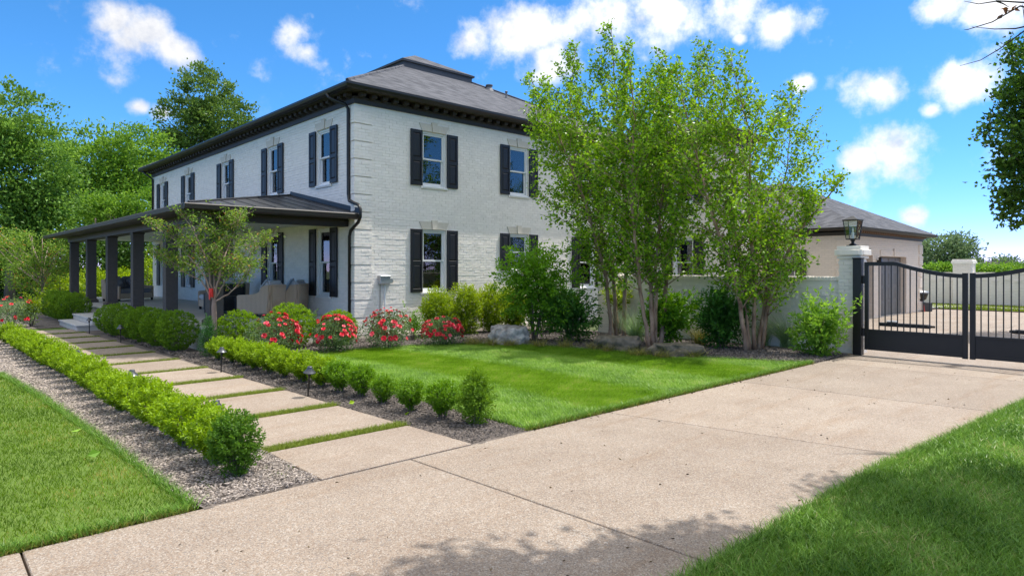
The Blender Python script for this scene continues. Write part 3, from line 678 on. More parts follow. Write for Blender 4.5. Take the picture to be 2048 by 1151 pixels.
# windows: modelled once per size, outward is -y, origin at the middle of the sill on the wall plane
WCACHE = {}
def window_meshes(h):
    k = round(h, 3)
    if k in WCACHE: return WCACHE[k]
    w = OW; j = .055
    fr = MB()
    for a, b in ((-w / 2, -w / 2 + j), (w / 2 - j, w / 2)): fr.box(a, .03, 0, b, .15, h)
    fr.box(-w / 2 + j, .03, h - j, w / 2 - j, .15, h); fr.box(-w / 2 + j, .02, 0, w / 2 - j, .15, .04)
    frame = fr.mesh('window', WHITE, bevel=.004)
    def sash(z0, z1, y, bot):
        s = MB(); e = .042; x0, x1 = -w / 2 + j, w / 2 - j
        s.box(x0, y, z0, x0 + e, y + .035, z1); s.box(x1 - e, y, z0, x1, y + .035, z1)
        s.box(x0 + e, y, z0, x1 - e, y + .035, z0 + bot); s.box(x0 + e, y, z1 - e, x1 - e, y + .035, z1)
        return s.mesh('sash', WHITE, bevel=.003)
    up = sash(h / 2 - .02, h - j, .055, .042); lo = sash(.04, h / 2 + .02, .095, .06)
    pane_u = MB().box(-w / 2 + j + .04, .07, h / 2 + .02, w / 2 - j - .04, .074, h - j - .04).mesh('pane', GLASS)
    pane_l = MB().box(-w / 2 + j + .04, .11, .1, w / 2 - j - .04, .114, h / 2 - .02).mesh('pane', GLASS)
    sill = MB().extr([(-.06, -.045), (-.06, -.01), (.03, .012), (.03, -.045)], 'x', -w / 2 + .002, w / 2 - .002).mesh('sill', WHITE, bevel=.003)
    msill = MB().box(-w / 2 - .05, -.045, -.075, w / 2 + .05, 0, -.012).mesh('masonry_sill', PAINT_OBJ, bevel=.006)
    lin = []
    e = w / 2
    for s in (-1, 1):
        pts = [(s * .075, 0), (s * e, 0), (s * (e + .10), .2), (s * .1, .2)]
        if s < 0: pts = pts[::-1]
        m_ = MB(); n = 4
        m_.add([(x, -.022, h + z + .004) for x, z in pts] + [(x, .0, h + z + .004) for x, z in pts], [(0, 1, 2, 3), (7, 6, 5, 4)] + [(i, (i + 1) % n, (i + 1) % n + n, i + n) for i in range(n)])
        lin.append(m_.mesh('lintel_stone', STONE, bevel=.003))
    m_ = MB(); pts = [(-.07, -.005), (.07, -.005), (.1, .25), (-.1, .25)]; n = 4
    m_.add([(x, -.045, h + z + .004) for x, z in pts] + [(x, .0, h + z + .004) for x, z in pts], [(0, 1, 2, 3), (7, 6, 5, 4)] + [(i, (i + 1) % n, (i + 1) % n + n, i + n) for i in range(n)])
    key = m_.mesh('keystone', STONE, bevel=.004)
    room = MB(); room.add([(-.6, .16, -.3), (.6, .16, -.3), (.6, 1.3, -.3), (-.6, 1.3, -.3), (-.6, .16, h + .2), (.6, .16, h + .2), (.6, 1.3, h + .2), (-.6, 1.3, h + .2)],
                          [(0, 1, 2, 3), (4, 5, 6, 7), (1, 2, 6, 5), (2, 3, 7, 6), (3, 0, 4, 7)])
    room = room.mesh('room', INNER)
    sw = .372; sh = MB(); t0, t1 = -.062, -.024; st = .06
    sh.box(0, t0, 0, st, t1, h); sh.box(sw - st, t0, 0, sw, t1, h); mid = h * .47
    for a, b in ((0, .10), (mid - .05, mid + .05), (h - .085, h)): sh.box(st, t0, a, sw - st, t1, b)
    sh.box(st, t0 + .02, .1, sw - st, t1 - .004, h - .085)
    shut = sh.mesh('shutter', SHUT, bevel=.004)
    pans = []
    for a, b in ((.10, mid - .05), (mid + .05, h - .085)):
        pm = MB(); x0, x1 = st + .012, sw - st - .012; z0, z1 = a + .012, b - .012; i_ = .03
        pm.add([(x0, t0 + .019, z0), (x1, t0 + .019, z0), (x1, t0 + .019, z1), (x0, t0 + .019, z1), (x0 + i_, t0 + .004, z0 + i_), (x1 - i_, t0 + .004, z0 + i_), (x1 - i_, t0 + .004, z1 - i_), (x0 + i_, t0 + .004, z1 - i_)],
               [(4, 5, 6, 7), (0, 1, 5, 4), (1, 2, 6, 5), (2, 3, 7, 6), (3, 0, 4, 7)])
        pans.append(pm.mesh('shutter_panel', SHUT))
    WCACHE[k] = dict(frame=frame, up=up, lo=lo, pu=pane_u, pl=pane_l, sill=sill, ms=msill, lin=lin, key=key, room=room, shut=shut, pans=pans, sw=sw, h=h)
    return WCACHE[k]
def curtain_mesh(x0, x1, z0, z1):
    m_ = MB(); n = 14
    vs = []; 
    for i in range(n + 1):
        x = x0 + (x1 - x0) * i / n; y = .24 + .018 * math.sin(i * 2.2)
        vs += [(x, y, z0), (x, y, z1)]
    m_.add(vs, [(2 * i, 2 * i + 2, 2 * i + 3, 2 * i + 1) for i in range(n)]); return m_.mesh('curtain', CURTAIN, True)
CURT = {}
def window(parent, loc, rz, z0, z1, cur=None, shutters=True):
    W = window_meshes(z1 - z0); L = (loc[0], loc[1], z0)
    f = put('window', W['frame'], parent, L, rz)
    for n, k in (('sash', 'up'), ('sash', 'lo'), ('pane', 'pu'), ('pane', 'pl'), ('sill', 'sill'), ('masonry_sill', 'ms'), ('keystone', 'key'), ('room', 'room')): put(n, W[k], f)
    for m_ in W['lin']: put('lintel_stone', m_, f)
    if cur:
        key = (cur, round(W['h'], 2))
        if key not in CURT:
            h = W['h']; x = OW / 2 - .05
            CURT[key] = {'sides': [curtain_mesh(-x, -x + .17, 0, h), curtain_mesh(x - .2, x, 0, h)], 'shade': [curtain_mesh(-x, x, .0, h)], 'half': [curtain_mesh(x - .3, x, 0, h)]}[cur]
        for m_ in CURT[key]: put('curtain', m_, f)
    if shutters:
        for sx in (-OW / 2 - .015 - W['sw'], OW / 2 + .015):
            c, s = math.cos(rz), math.sin(rz)
            so = put('shutter', W['shut'], parent, (L[0] + sx * c, L[1] + sx * s, z0), rz)
            for p in W['pans']: put('shutter_panel', p, so)
    return f
hl = lambda x, y: (x - HB[0], y - HB[1])
for k, cur in (('right_up', ['half', 'shade', None]), ('right_low', [None, None, None])):
    for (x, a, b), cu in zip(SILLS[k], cur): window(house, hl(x, HY0), 0, a, b, cu)
for k, cur in (('front_up', ['sides'] * 5), ('front_low', [None] * 4)):
    for (y, a, b), cu in zip(SILLS[k], cur): window(house, hl(HX0, y), -R(90), a, b, cu)
# front door with sidelights under the porch
m_ = MB().box(HX0 + .06, 22.75, .52, HX0 + .14, 22.83, 2.9).box(HX0 + .06, 24.07, .52, HX0 + .14, 24.15, 2.9).box(HX0 + .06, 22.83, 2.8, HX0 + .14, 24.07, 2.9)
dfr = hput('door_frame', m_.mesh('door_frame', WHITE, bevel=.004))
m_ = MB().box(HX0 + .09, 22.85, .54, HX0 + .13, 24.05, 2.79)
door = hput('door', m_.mesh('door', SHUT, bevel=.004))
for y in (22.95, 23.5):
    for z in (.7, 1.45, 2.15): hput('door_panel', MB().box(HX0 + .08, y, z, HX0 + .092, y + .45, z + .6).mesh('door_panel', SHUT, bevel=.01), door)
hput('door_handle', MB().tube([(HX0 + .05, 23.95, 1.5), (HX0 + .05, 23.95, 1.75)], .014).mesh('door_handle', RAWMETAL), door)

# cornice: frieze, dentils, soffit, gutter
OH = .45
ex0, ex1, ey0, ey1 = HX0 - OH, HX1 + OH, HY0 - OH, HY1 + OH
def ring(mb, x0, y0, x1, y1, prof):
    "sweep a closed profile of (outset, z) round the rectangle"
    n = len(prof); cs = [(x0, y0, -1, -1), (x1, y0, 1, -1), (x1, y1, 1, 1), (x0, y1, -1, 1)]
    vs = [(x + sx * o, y + sy * o, z) for x, y, sx, sy in cs for o, z in prof]
    mb.add(vs, [(c * n + i, ((c + 1) % 4) * n + i, ((c + 1) % 4) * n + (i + 1) % n, c * n + (i + 1) % n) for c in range(4) for i in range(n)])
mb = MB(); ring(mb, HX0, HY0, HX1, HY1, [(-.02, WT - .005), (.045, WT - .005), (.05, WT + .11), (.065, WT + .12), (.065, WT + .16), (-.02, WT + .16)])
cornice = hput('cornice', mb.mesh('cornice', BRONZE))
mb = MB(); ring(mb, HX0, HY0, HX1, HY1, [(-.02, WT + .25), (.20, WT + .25), (.24, WT + .29), (OH - .06, WT + .29), (OH - .06, WT + .37), (-.02, WT + .37)])
hput('soffit', mb.mesh('soffit', BRONZE), cornice)
mb = MB(); ring(mb, HX0, HY0, HX1, HY1, [(OH - .065, EZ - .125), (OH - .03, EZ - .135), (OH + .02, EZ - .10), (OH + .045, EZ - .045), (OH + .045, EZ), (OH + .03, EZ + .004), (OH - .065, EZ + .01)])
hput('gutter', mb.mesh('gutter', BLACK))
den = MB(); den.box(-.075, -.17, 0, .075, .0, .10).box(-.06, -.14, -.018, .06, -.0, 0); den = den.mesh('dentil', BRONZE, bevel=.012)
n = 36
for i in range(n): hput('dentil', den, cornice, loc=(HX0 + .12 + i * (HX1 - HX0 - .2) / (n - 1), HY0 - .05, WT + .15))
n = 58
for i in range(n): hput('dentil', den, cornice, loc=(HX0 - .05, HY0 + .12 + i * (HY1 - HY0 - .2) / (n - 1), WT + .15), rz=-R(90))

# hip roof with a raised cap
s_ = 4.61; sl = .508; cz = EZ + .03 + s_ * sl
rx0, rx1, ry0, ry1 = ex0 - .02, ex1 + .02, ey0 - .02, ey1 + .02
kx0, kx1, ky0, ky1 = ex0 + s_, ex1 - s_, ey0 + s_, ey1 - s_
mb = MB().add([(rx0, ry0, EZ + .018), (rx1, ry0, EZ + .018), (rx1, ry1, EZ + .018), (rx0, ry1, EZ + .018), (kx0, ky0, cz), (kx1, ky0, cz), (kx1, ky1, cz), (kx0, ky1, cz)],
              [(0, 1, 5, 4), (1, 2, 6, 5), (2, 3, 7, 6), (3, 0, 4, 7)])
roof = hput('roof', mb.mesh('roof', SHINGLE))
for a, b in (((rx0, ry0, EZ + .022), (kx0, ky0, cz + .012)), ((rx1, ry0, EZ + .022), (kx1, ky0, cz + .012)), ((rx0, ry1, EZ + .022), (kx0, ky1, cz + .012))): hput('hip_ridge', MB().tube([a, b], .045, 6).mesh('hip_ridge', SHINGLE), roof)
mb = MB(); ring(mb, kx0, ky0, kx1, ky1, [(-.3, cz - .12), (.0, cz - .12), (.0, cz + .19), (.07, cz + .19), (.07, cz + .25), (-.3, cz + .25)])
hput('cap_fascia', mb.mesh('cap_fascia', mat('cap_grey', (.06, .062, .068), .6)), roof)
w_ = (kx1 - kx0) / 2 + .08; tz = cz + .252; xm = (kx0 + kx1) / 2
mb = MB().add([(kx0 - .08, ky0 - .08, tz), (kx1 + .08, ky0 - .08, tz), (kx1 + .08, ky1 + .08, tz), (kx0 - .08, ky1 + .08, tz), (xm, ky0 - .08 + w_, tz + w_ * sl), (xm, ky1 + .08 - w_, tz + w_ * sl)],
              [(0, 1, 4), (1, 2, 5, 4), (2, 3, 5), (3, 0, 4, 5), (0, 3, 2, 1)])
hput('cap_roof', mb.mesh('cap_roof', SHINGLE), roof)
def roof_z(x, y): return EZ + .02 + sl * min(y - ry0, x - rx0, rx1 - x)
for x, y, r_, h_ in ((15.75, 18.2, .09, .12), (15.6, 17.1, .035, .2)):
    z = roof_z(x, y); hput('vent_pipe', MB().lathe([(r_ * 2.2, z - .12), (r_ * 1.2, z + .06), (r_, z + .06), (r_, z + h_), (r_ * 1.5, z + h_), (r_ * 1.5, z + h_ + .04), (.01, z + h_ + .07)], 12, (x, y)).mesh('vent_pipe', mat('vent_grey', (.16, .165, .175), .6)), roof)

# porch
PZ = .52; PX = 4.62; PE = 4.22; PZE = 3.07
hput('porch_floor', MB().box(PX, 14.62, -.05, HX0 - .001, 33.0, PZ - .06).mesh('porch_floor', STEPST))
hput('porch_paving', MB().box(PX - .05, 14.57, PZ - .06, HX0 - .001, 33.05, PZ).mesh('porch_paving', FLOORST, bevel=.01))
for i in range(6):
    y = 14.98 + 3.27 * i; x = 4.97; a = .145
    c = hput('column', MB().box(x - a, y - a, PZ + .14, x + a, y + a, 2.80).mesh('column', COLUMN, bevel=.006))
    hput('column_base', MB().frustum(x, y, PZ, a + .06, a + .06, PZ + .10, a + .06, a + .06).frustum(x, y, PZ + .10, a + .06, a + .06, PZ + .14, a + .005, a + .005).mesh('column_base', COLUMN, bevel=.004), c)
    hput('column_cap', MB().box(x - a - .015, y - a - .015, 2.76, x + a + .015, y + a + .015, 2.805).mesh('column_cap', BRONZE), c)
mb = MB().box(4.78, 14.79, 2.80, 5.16, 31.55, 3.02).box(5.16, 14.79, 2.802, HX0 - .03, 15.10, 3.02)
hput('porch_beam', mb.mesh('porch_beam', BRONZE, bevel=.006))
hput('beam_molding', MB().box(4.755, 14.765, 2.93, 4.78, 31.57, 2.96).box(4.78, 14.765, 2.93, HX0 - .03, 14.79, 2.96).mesh('beam_molding', BRONZE))
hput('porch_ceiling', MB().box(5.16, 15.10, 2.95, HX0 - .005, 32.3, 2.99).mesh('porch_ceiling', CEIL))
hput('porch_soffit', MB().box(PE + .05, 14.16, 3.0, HX0 - .03, 32.6, 3.03).mesh('porch_soffit', BRONZE))
PYA, PYB = 14.24, 32.75; PT = 3.86
run = HX0 - PE
mb = MB().add([(PE, PYA, PZE + .03), (HX0 - .015, PYA, PZE + .03), (HX0 - .015, PYA + run, PT), (HX0 - .015, PYB - run, PT), (PE, PYB, PZE + .03), (HX0 - .015, PYB, PZE + .03)],
              [(0, 1, 2), (0, 2, 3, 4), (4, 3, 5)])
proof = hput('porch_roof', mb.mesh('porch_roof', METALROOF))
def pz(x, y):
    return PZE + .03 + (PT - PZE - .03) * min((x - PE) / run, max(0, (y - PYA) / run), max(0, (PYB - y) / run))
y = PYA + .25
while y < PYB:
    xe = min(HX0 - .03, PE + max(0, min(y - PYA, PYB - y)))
    if xe > PE + .1: hput('roof_seam', MB().tube([(PE - .005, y, PZE + .045), (xe, y, pz(xe, y) + .008)], .008, 4).mesh('roof_seam', METALROOF), proof)
    y += .46
x = PE + .45
while x < HX0 - .2:
    yy = PYA + (x - PE); hput('roof_seam', MB().tube([(x, PYA - .005, PZE + .045), (x, yy, pz(x, yy) + .008)], .008, 4).mesh('roof_seam', METALROOF), proof); x += .46
hput('roof_ridge_cap', MB().tube([(PE, PYA, PZE + .04), (HX0 - .04, PYA + run, PT + .015)], .03, 6).tube([(HX0 - .03, PYA + run, PT + .02), (HX0 - .03, PYB - run, PT + .02)], .03, 6).mesh('roof_ridge_cap', METALROOF), proof)
hput('wall_flashing', MB().add([(HX0 - .02, PYA, PZE + .03), (HX0 - .02, PYA + run, PT), (HX0 - .02, PYA + run, PT + .12), (HX0 - .02, PYA, PZE + .16), (HX0 - .04, PYA, PZE + .04), (HX0 - .05, PYA + run, PT + .01)], [(0, 1, 2, 3), (3, 2, 5, 4)]).mesh('wall_flashing', METALROOF), proof)
gp = lambda s, u: [(u - s * -.0, PZE - .12), (u - s * .10, PZE - .09), (u - s * .12, PZE), (u - s * .10, PZE + .02), (u, PZE + .02)]
hput('porch_gutter', MB().extr(gp(1, PE), 'y', PYA - .0, PYB).extr(gp(1, PYA), 'x', PE - .11, HX0 - .05).mesh('porch_gutter', BRONZE))
hput('porch_fascia', MB().box(PE, PYA + .0, PZE - .10, PE + .03, PYB, PZE - .01).box(PE + .03, PYA, PZE - .10, HX0 - .06, PYA + .03, PZE - .01).mesh('porch_fascia', BRONZE))
# steps from the walk
for k, (x0, x1, z) in enumerate(((3.50, 4.67, .165), (3.86, 4.665, .34))):
    st = hput('porch_step', MB().box(x0, 21.66, -.05 if k == 0 else .17, x1, 24.5, z - .045).mesh('porch_step', STEPST, bevel=.006))
    hput('step_tread', MB().box(x0 - .03, 21.63, z - .045, x1, 24.53, z).mesh('step_tread', FLOORST, bevel=.006), st)
# downspouts
def spout(pts, r=.042): return MB().tube(pts, r, 8).mesh('downspout', BLACK, True)
gx = HX0 - .06
hput('downspout', spout([(ex0 - .0, 15.1, EZ - .1), (ex0 + .02, 15.02, EZ - .22), (gx - .05, 14.80, EZ - .36), (gx, 14.75, EZ - .48), (gx, 14.74, 3.62), (gx - .02, 14.66, 3.44), (gx - .05, 14.16, 3.30), (gx - .05, 14.07, 3.2), (gx - .05, 14.07, 3.0), (gx - .03, 14.2, 2.88), (gx, 14.62, 2.70), (gx, 14.68, 2.55), (gx, 14.68, PZ)]))
hput('downspout', spout([(ex0, 32.6, EZ - .1), (gx, 32.42, EZ - .48), (gx, 32.42, 3.2)]))
hput('downspout', spout([(ex0 + .5, ey0 + .0, EZ - .1), (ex0 + .5, ey0 + .02, EZ - .12)]))

# rear two-storey wing, seen through the birches
wing = thing('rear_wing', (HX1 + .05, 10.2, 0), 'white two-storey rear wing behind the birch trees', 'wing')
def wput(name, me, parent=None, **k):
    o = put(name, me, parent or wing, **k)
    if parent is None: o.location = (o.location.x - HX1 - .05, o.location.y - 10.2, o.location.z)
    return o
wx0, wx1, wy0, wy1 = HX1 + .05, 21.4, 10.9, 20.0
wh = [(12.4 - OW / 2, 12.4 + OW / 2, 3.98, 5.46), (12.4 - OW / 2, 12.4 + OW / 2, 1.12, 2.81)]
mb = MB(); wall_sheet(mb, wy0, wy1, -.05, WT, wh, lambda u, d_, z: (wx0 + d_, u, z))
mb.add([(wx0, wy0, -.05), (wx1, wy0, -.05), (wx1, wy0, WT), (wx0, wy0, WT)], [(0, 1, 2, 3)]); mb.add([(wx1, wy0, -.05), (wx1, wy1, -.05), (wx1, wy1, WT), (wx1, wy0, WT)], [(0, 1, 2, 3)])
wput('wall', mb.mesh('wall', FARB))
for h_ in wh: window(wing, (0, 12.4 - 10.2), -R(90), h_[2], h_[3], None)
mb = MB(); ring(mb, wx0, wy0, wx1, wy1, [(-.02, WT - .005), (.05, WT), (.06, WT + .2), (.38, WT + .28), (.45, EZ - .1), (.48, EZ), (-.02, EZ)]); wput('cornice', mb.mesh('cornice', BRONZE))
hw = (wx1 - wx0) / 2 + .48
mb = MB().add([(wx0 - .48, wy0 - .48, EZ + .01), (wx1 + .48, wy0 - .48, EZ + .01), (wx1 + .48, wy1 + .5, EZ + .01), (wx0 - .48, wy1 + .5, EZ + .01), ((wx0 + wx1) / 2, wy0 - .48 + hw, EZ + hw * sl), ((wx0 + wx1) / 2, wy1, EZ + hw * sl)],
              [(0, 1, 4), (1, 2, 5, 4), (2, 3, 5), (3, 0, 4, 5), (0, 3, 2, 1)]); wput('roof', mb.mesh('roof', SHINGLE))

# garage wing beyond the garden wall
gx0, gx1, gy0, gy1 = 22.84, 30.63, 8.20, 17.0; GT = 2.86; GE = 3.10
gar = thing('garage', (gx0, gy0, 0), 'low cream garage with grey hip roof behind the black gate', 'garage')
def gput(name, me, parent=None, **k):
    o = put(name, me, parent or gar, **k)
    if parent is None: o.location = (o.location.x - gx0, o.location.y - gy0, o.location.z)
    return o
doors = [(25.73, 28.62, 0, 2.2), (23.75, 24.95, 0, 2.22)]
gwin = [(10.4 - OW / 2, 10.4 + OW / 2, 1.0, 2.4)]
GB = far_brick('cream_brick_far', (.86, .735, .61))
mb = MB(); wall_sheet(mb, gx0, gx1, -.05, GT, doors, lambda u, d_, z: (u, gy0 + d_, z), .22); wall_sheet(mb, gy0, gy1, -.05, GT, gwin, lambda u, d_, z: (gx0 + d_, u, z))
mb.add([(gx1, gy0, -.05), (gx1, gy1, -.05), (gx1, gy1, GT), (gx1, gy0, GT)], [(0, 1, 2, 3)])
gput('wall', mb.mesh('wall', GB))
DGREY = mat('garage_door_grey', (.16, .15, .145), .6, (.19, .18, .17), 3)
for i, (a, b, c, d_) in enumerate(doors):
    dd = gput('garage_door' if i == 0 else 'side_door', MB().box(a, gy0 + .20, 0, b, gy0 + .24, d_).mesh('garage_door', DGREY if i == 0 else SHUT))
    if i == 0:
        for k in range(4):
            for q in range(4):
                w4 = (b - a) / 4; gput('door_panel', MB().box(a + q * w4 + .06, gy0 + .185, k * .55 + .05, a + (q + 1) * w4 - .06, gy0 + .203, k * .55 + .49).mesh('door_panel', DGREY, bevel=.01), dd)
    gput('lintel_stone', MB().box(a - .05, gy0 - .02, d_, b + .05, gy0 + .0, d_ + .22).mesh('lintel_stone', GB))
    gput('keystone', MB().box((a + b) / 2 - .08, gy0 - .045, d_ - .0, (a + b) / 2 + .08, gy0 - .021, d_ + .3).mesh('keystone', GB, bevel=.006))
for k in range(6):
    gput('quoin', MB().box(gx1 - .45, gy0 - .03, .05 + k * .46, gx1 + .03, gy0 + .02, .42 + k * .46).mesh('quoin', GB, bevel=.006))
    gput('quoin', MB().prism([(gx0 - .03, gy0 - .03), (gx0 + .45, gy0 - .03), (gx0 + .45, gy0 + .02), (gx0 + .02, gy0 + .02), (gx0 + .02, gy0 + .45), (gx0 - .03, gy0 + .45)], .05 + k * .46, .42 + k * .46).mesh('quoin', GB, bevel=.006))
window(gar, (0, 10.4 - gy0), -R(90), 1.0, 2.4, None)
mb = MB(); ring(mb, gx0, gy0, gx1, gy1, [(-.02, GT - .005), (.04, GT), (.05, GT + .11), (-.02, GT + .11)]); gco = gput('cornice', mb.mesh('cornice', BRONZE))
mb = MB(); ring(mb, gx0, gy0, gx1, gy1, [(-.02, GT + .16), (.22, GT + .16), (.36, GT + .2), (.36, GE - .08), (.45, GE - .06), (.47, GE), (-.02, GE)]); gput('gutter', mb.mesh('gutter', BRONZE), gco, loc=(0, 0, 0))
DENT2 = mat('brown_dentil', (.17, .10, .06), .7)
gd = MB().box(-.05, -.13, 0, .05, 0, .07).mesh('dentil', DENT2, bevel=.008)
for i in range(44): gput('dentil', gd, gco, loc=(gx0 + .1 + i * (gx1 - gx0 - .2) / 43, gy0 - .045, GT + .10))
hw = (gx1 - gx0) / 2 + .47
mb = MB().add([(gx0 - .47, gy0 - .47, GE + .01), (gx1 + .47, gy0 - .47, GE + .01), (gx1 + .47, gy1 + 4, GE + .01), (gx0 - .47, gy1 + 4, GE + .01), ((gx0 + gx1) / 2, gy0 - .47 + hw, GE + hw * .5), ((gx0 + gx1) / 2, gy1 + 4, GE + hw * .5)],
              [(0, 1, 4), (1, 2, 5, 4), (2, 3, 5), (3, 0, 4, 5), (0, 3, 2, 1)]); gput('roof', mb.mesh('roof', SHINGLE))
gput('wall_lamp', MB().box(25.33, gy0 - .16, 1.93, 25.43, gy0 - .06, 2.12).box(25.36, gy0 - .06, 1.98, 25.40, gy0 - .001, 2.05).frustum(25.38, gy0 - .11, 2.12, .07, .07, 2.17, .02, .02).mesh('wall_lamp', BLACK))

# ------------------------------------------------------------------ garden wall, gate pillar, gate
GWX = 14.42; GWH = 1.57
def brick_set(parent, blist, to3, n_single, keyf, m=PAINT, mo=PAINT_OBJ):
    blist = sorted(blist, key=keyf); full = [b for b in blist]
    for i, b in enumerate(full[:n_single]):
        p = to3((b[0] + b[1]) / 2, random.uniform(-.004, .002), b[2]); q = to3((b[0] + b[1]) / 2 + 1, 0, b[2])
        dx, dy = q[0] - to3((b[0] + b[1]) / 2, 0, 0)[0], q[1] - to3((b[0] + b[1]) / 2, 0, 0)[1]
        # outward of the unit brick is -y
        o = put('brick', ub[i % 6], parent, p, math.atan2(dy, dx) if not (abs(dy - 1) < 1e-6) else R(-90))
        o.scale.x = (b[1] - b[0]) / BL
    if full[n_single:]:
        o = put('brick_courses', brick_mesh('brick_courses', full[n_single:], to3, m), parent); o['kind'] = 'stuff'
gw = thing('garden_wall', (GWX, 5.38, 0), 'white painted brick garden wall beside the gate pillar, behind the birches', 'wall')
gw_len = 5.77
core = put('wall_core', MB().box(0, 0, -.05, .21, gw_len, GWH - .075).mesh('wall_core', MORTAR), gw)
tof = lambda u, dep, z: (dep, u, z)
brick_set(core, courses(0, gw_len, .0, GWH - .16, []), tof, 280, lambda b: (0 if b[3] > .3 else 1, b[0]))
put('coping', MB().box(-.02, -.0, GWH - .075, .23, gw_len, GWH - .015).mesh('coping', MORTAR), gw)
cb_ = MB().box(-.03, -.034, -.0, .24, .034, .085).mesh('coping_brick', PAINT_OBJ, bevel=.004)
for i in range(int(gw_len / .076)): put('coping_brick', cb_, gw, (0, .04 + i * .076, GWH - .075 + random.uniform(-.002, .003)))
zb_ = MB().box(-.035, -.05, 0, 0, .05, .063).mesh('projecting_brick', PAINT_OBJ, bevel=.003)
for i in range(int(gw_len / .21)): put('projecting_brick', zb_, gw, (-.009, .1 + i * .21, GWH - .40 + (0 if i % 2 else -.073)))
# taller pier at the far end of the wall
pier = thing('wall_pier', (GWX - .05, 11.2, 0), 'pale brick pier at the far end of the garden wall behind the birch trunks', 'pier')
put('shaft', MB().box(-.25, -.05, -.05, .3, .5, 1.95).mesh('shaft', FARB), pier); put('cap', MB().box(-.3, -.1, 1.95, .35, .55, 2.05).mesh('cap', FARB, bevel=.01), pier)

def pillar(name, loc, label, half=.26, hh=2.06, detailed=True):
    p = thing(name, loc, label, 'pillar')
    c = put('shaft', MB().box(-half + .012, -half + .012, -.05, half - .012, half - .012, hh - .25).mesh('shaft', MORTAR), p)
    if detailed:
        brick_set(c, courses(-half, half, 0, hh - .27, []), lambda u, dep, z: (-half + .012 + dep, u, z), 400, lambda b: b[2])
        brick_set(c, courses(-half, half, 0, hh - .27, []), lambda u, dep, z: (u, -half + .012 + dep, z), 400, lambda b: b[2])
    else: put('brick_face', MB().box(-half, -half, -.05, half, half, hh - .25).mesh('brick_face', FARB), p)
    hs = half + .005
    for k, (o_, z0, z1) in enumerate(((.02, hh - .26, hh - .20), (.055, hh - .195, hh - .075), (.02, hh - .07, hh))):
        put('cap_course', MB().box(-hs - o_, -hs - o_, z0, hs + o_, hs + o_, z1).mesh('cap_course', PAINT_OBJ, bevel=.006), p)
    if detailed:
        sb = MB().box(-.032, -.012, 0, .032, .012, .105).mesh('soldier_brick', PAINT_OBJ, bevel=.003)
        for i in range(8):
            t = -hs + .03 + i * (2 * hs - .06) / 7
            put('soldier_brick', sb, p, (t, -hs - .06, hh - .188)); put('soldier_brick', sb, p, (-hs - .06, t, hh - .188), R(90))
    return p
pillar('gate_pillar', (14.53, 5.16, 0), 'white painted brick gate pillar with a lantern on top', .21, 2.22)

post = thing('gate_post', (14.20, 4.94, 0), 'thick black square steel post carrying the gate hinges', 'post')
put('shaft', MB().box(-.08, -.08, -.05, .08, .08, 1.95).mesh('shaft', METAL, bevel=.006), post)
put('cap', MB().box(-.09, -.09, 1.95, .09, .09, 1.975).mesh('cap', METAL, bevel=.006), post)
for z in (.44, 1.5): put('hinge', MB().box(-.03, -.11, z, .03, -.079, z + .05).tube([(0, -.095, z - .05), (0, -.095, z + .11)], .028, 10).mesh('hinge', METAL), post)

def gate_leaf(loc, flip, label):
    g = thing('gate_leaf', loc, label, 'gate', 'two leaves of the driveway gate'); w = 1.755; s = flip    # runs along s*y from the hinge
    z0, zp, zt, zm = .12, .535, 1.885, 1.65; t = .03
    def top(u):
        if u < .33 * w: return zt
        q = (u - .33 * w) / (.67 * w); return zm + (zt - zm) * (1 - q) ** 1.8
    put('hinge_stile', MB().box(-t, min(0, s * .075), z0, t, max(0, s * .075), zt).mesh('hinge_stile', METAL, bevel=.004), g)
    put('meeting_stile', MB().box(-t, min(s * (w - .085), s * w), z0 - .02, t, max(s * (w - .085), s * w), zm + .02).mesh('meeting_stile', METAL, bevel=.004), g)
    for nm, a, b in (('bottom_rail', z0, z0 + .06), ('middle_rail', zp - .05, zp)): put(nm, MB().box(-t + .004, min(s * .075, s * (w - .085)), a, t - .004, max(s * .075, s * (w - .085)), b).mesh(nm, METAL, bevel=.003), g)
    put('bottom_panel', MB().box(-.012, min(s * .075, s * (w - .085)), z0 + .06, .012, max(s * .075, s * (w - .085)), zp - .05).mesh('bottom_panel', METAL), g)
    m_ = MB(); n = 24; us = [.075 + (w - .16) * i / n for i in range(n + 1)]
    vs = []
    for u in us: vs += [(-t, s * u, top(u) - .075), (t, s * u, top(u) - .075), (t, s * u, top(u)), (-t, s * u, top(u))]
    m_.add(vs, [(4 * i + a, 4 * i + (a + 1) % 4, 4 * i + 4 + (a + 1) % 4, 4 * i + 4 + a) for i in range(n) for a in range(4)])
    put('top_rail', m_.mesh('top_rail', METAL), g)
    for i in range(14):
        u = .075 + (w - .16) * (i + .75) / 14.5
        put('picket', MB().box(-.009, s * u - .009, zp, .009, s * u + .009, top(u) - .07).mesh('picket', METAL), g)
    o = put('opener_arm', MB().box(.10, min(s * .22, s * 1.12), .60, .18, max(s * .22, s * 1.12), .675).tube([(.14, s * 1.12, .64), (.14, s * 1.2, .64)], .025).box(.03, s * 1.12 - .03, .61, .12, s * 1.12 + .03, .67).mesh('opener_arm', METAL, bevel=.01), g)
    put('opener_cover', MB().prism([(.09, s * .36), (.19, s * .36), (.19, s * .56), (.09, s * .56)], .675, .72).mesh('opener_cover', RAWMETAL, bevel=.02), o)
    return g
gate_leaf((14.22, 4.825, 0), -1, 'black steel picket gate leaf hinged beside the brick pillar')
gate_leaf((14.22, 1.285, 0), 1, 'black steel picket gate leaf cut off by the right edge of the picture')
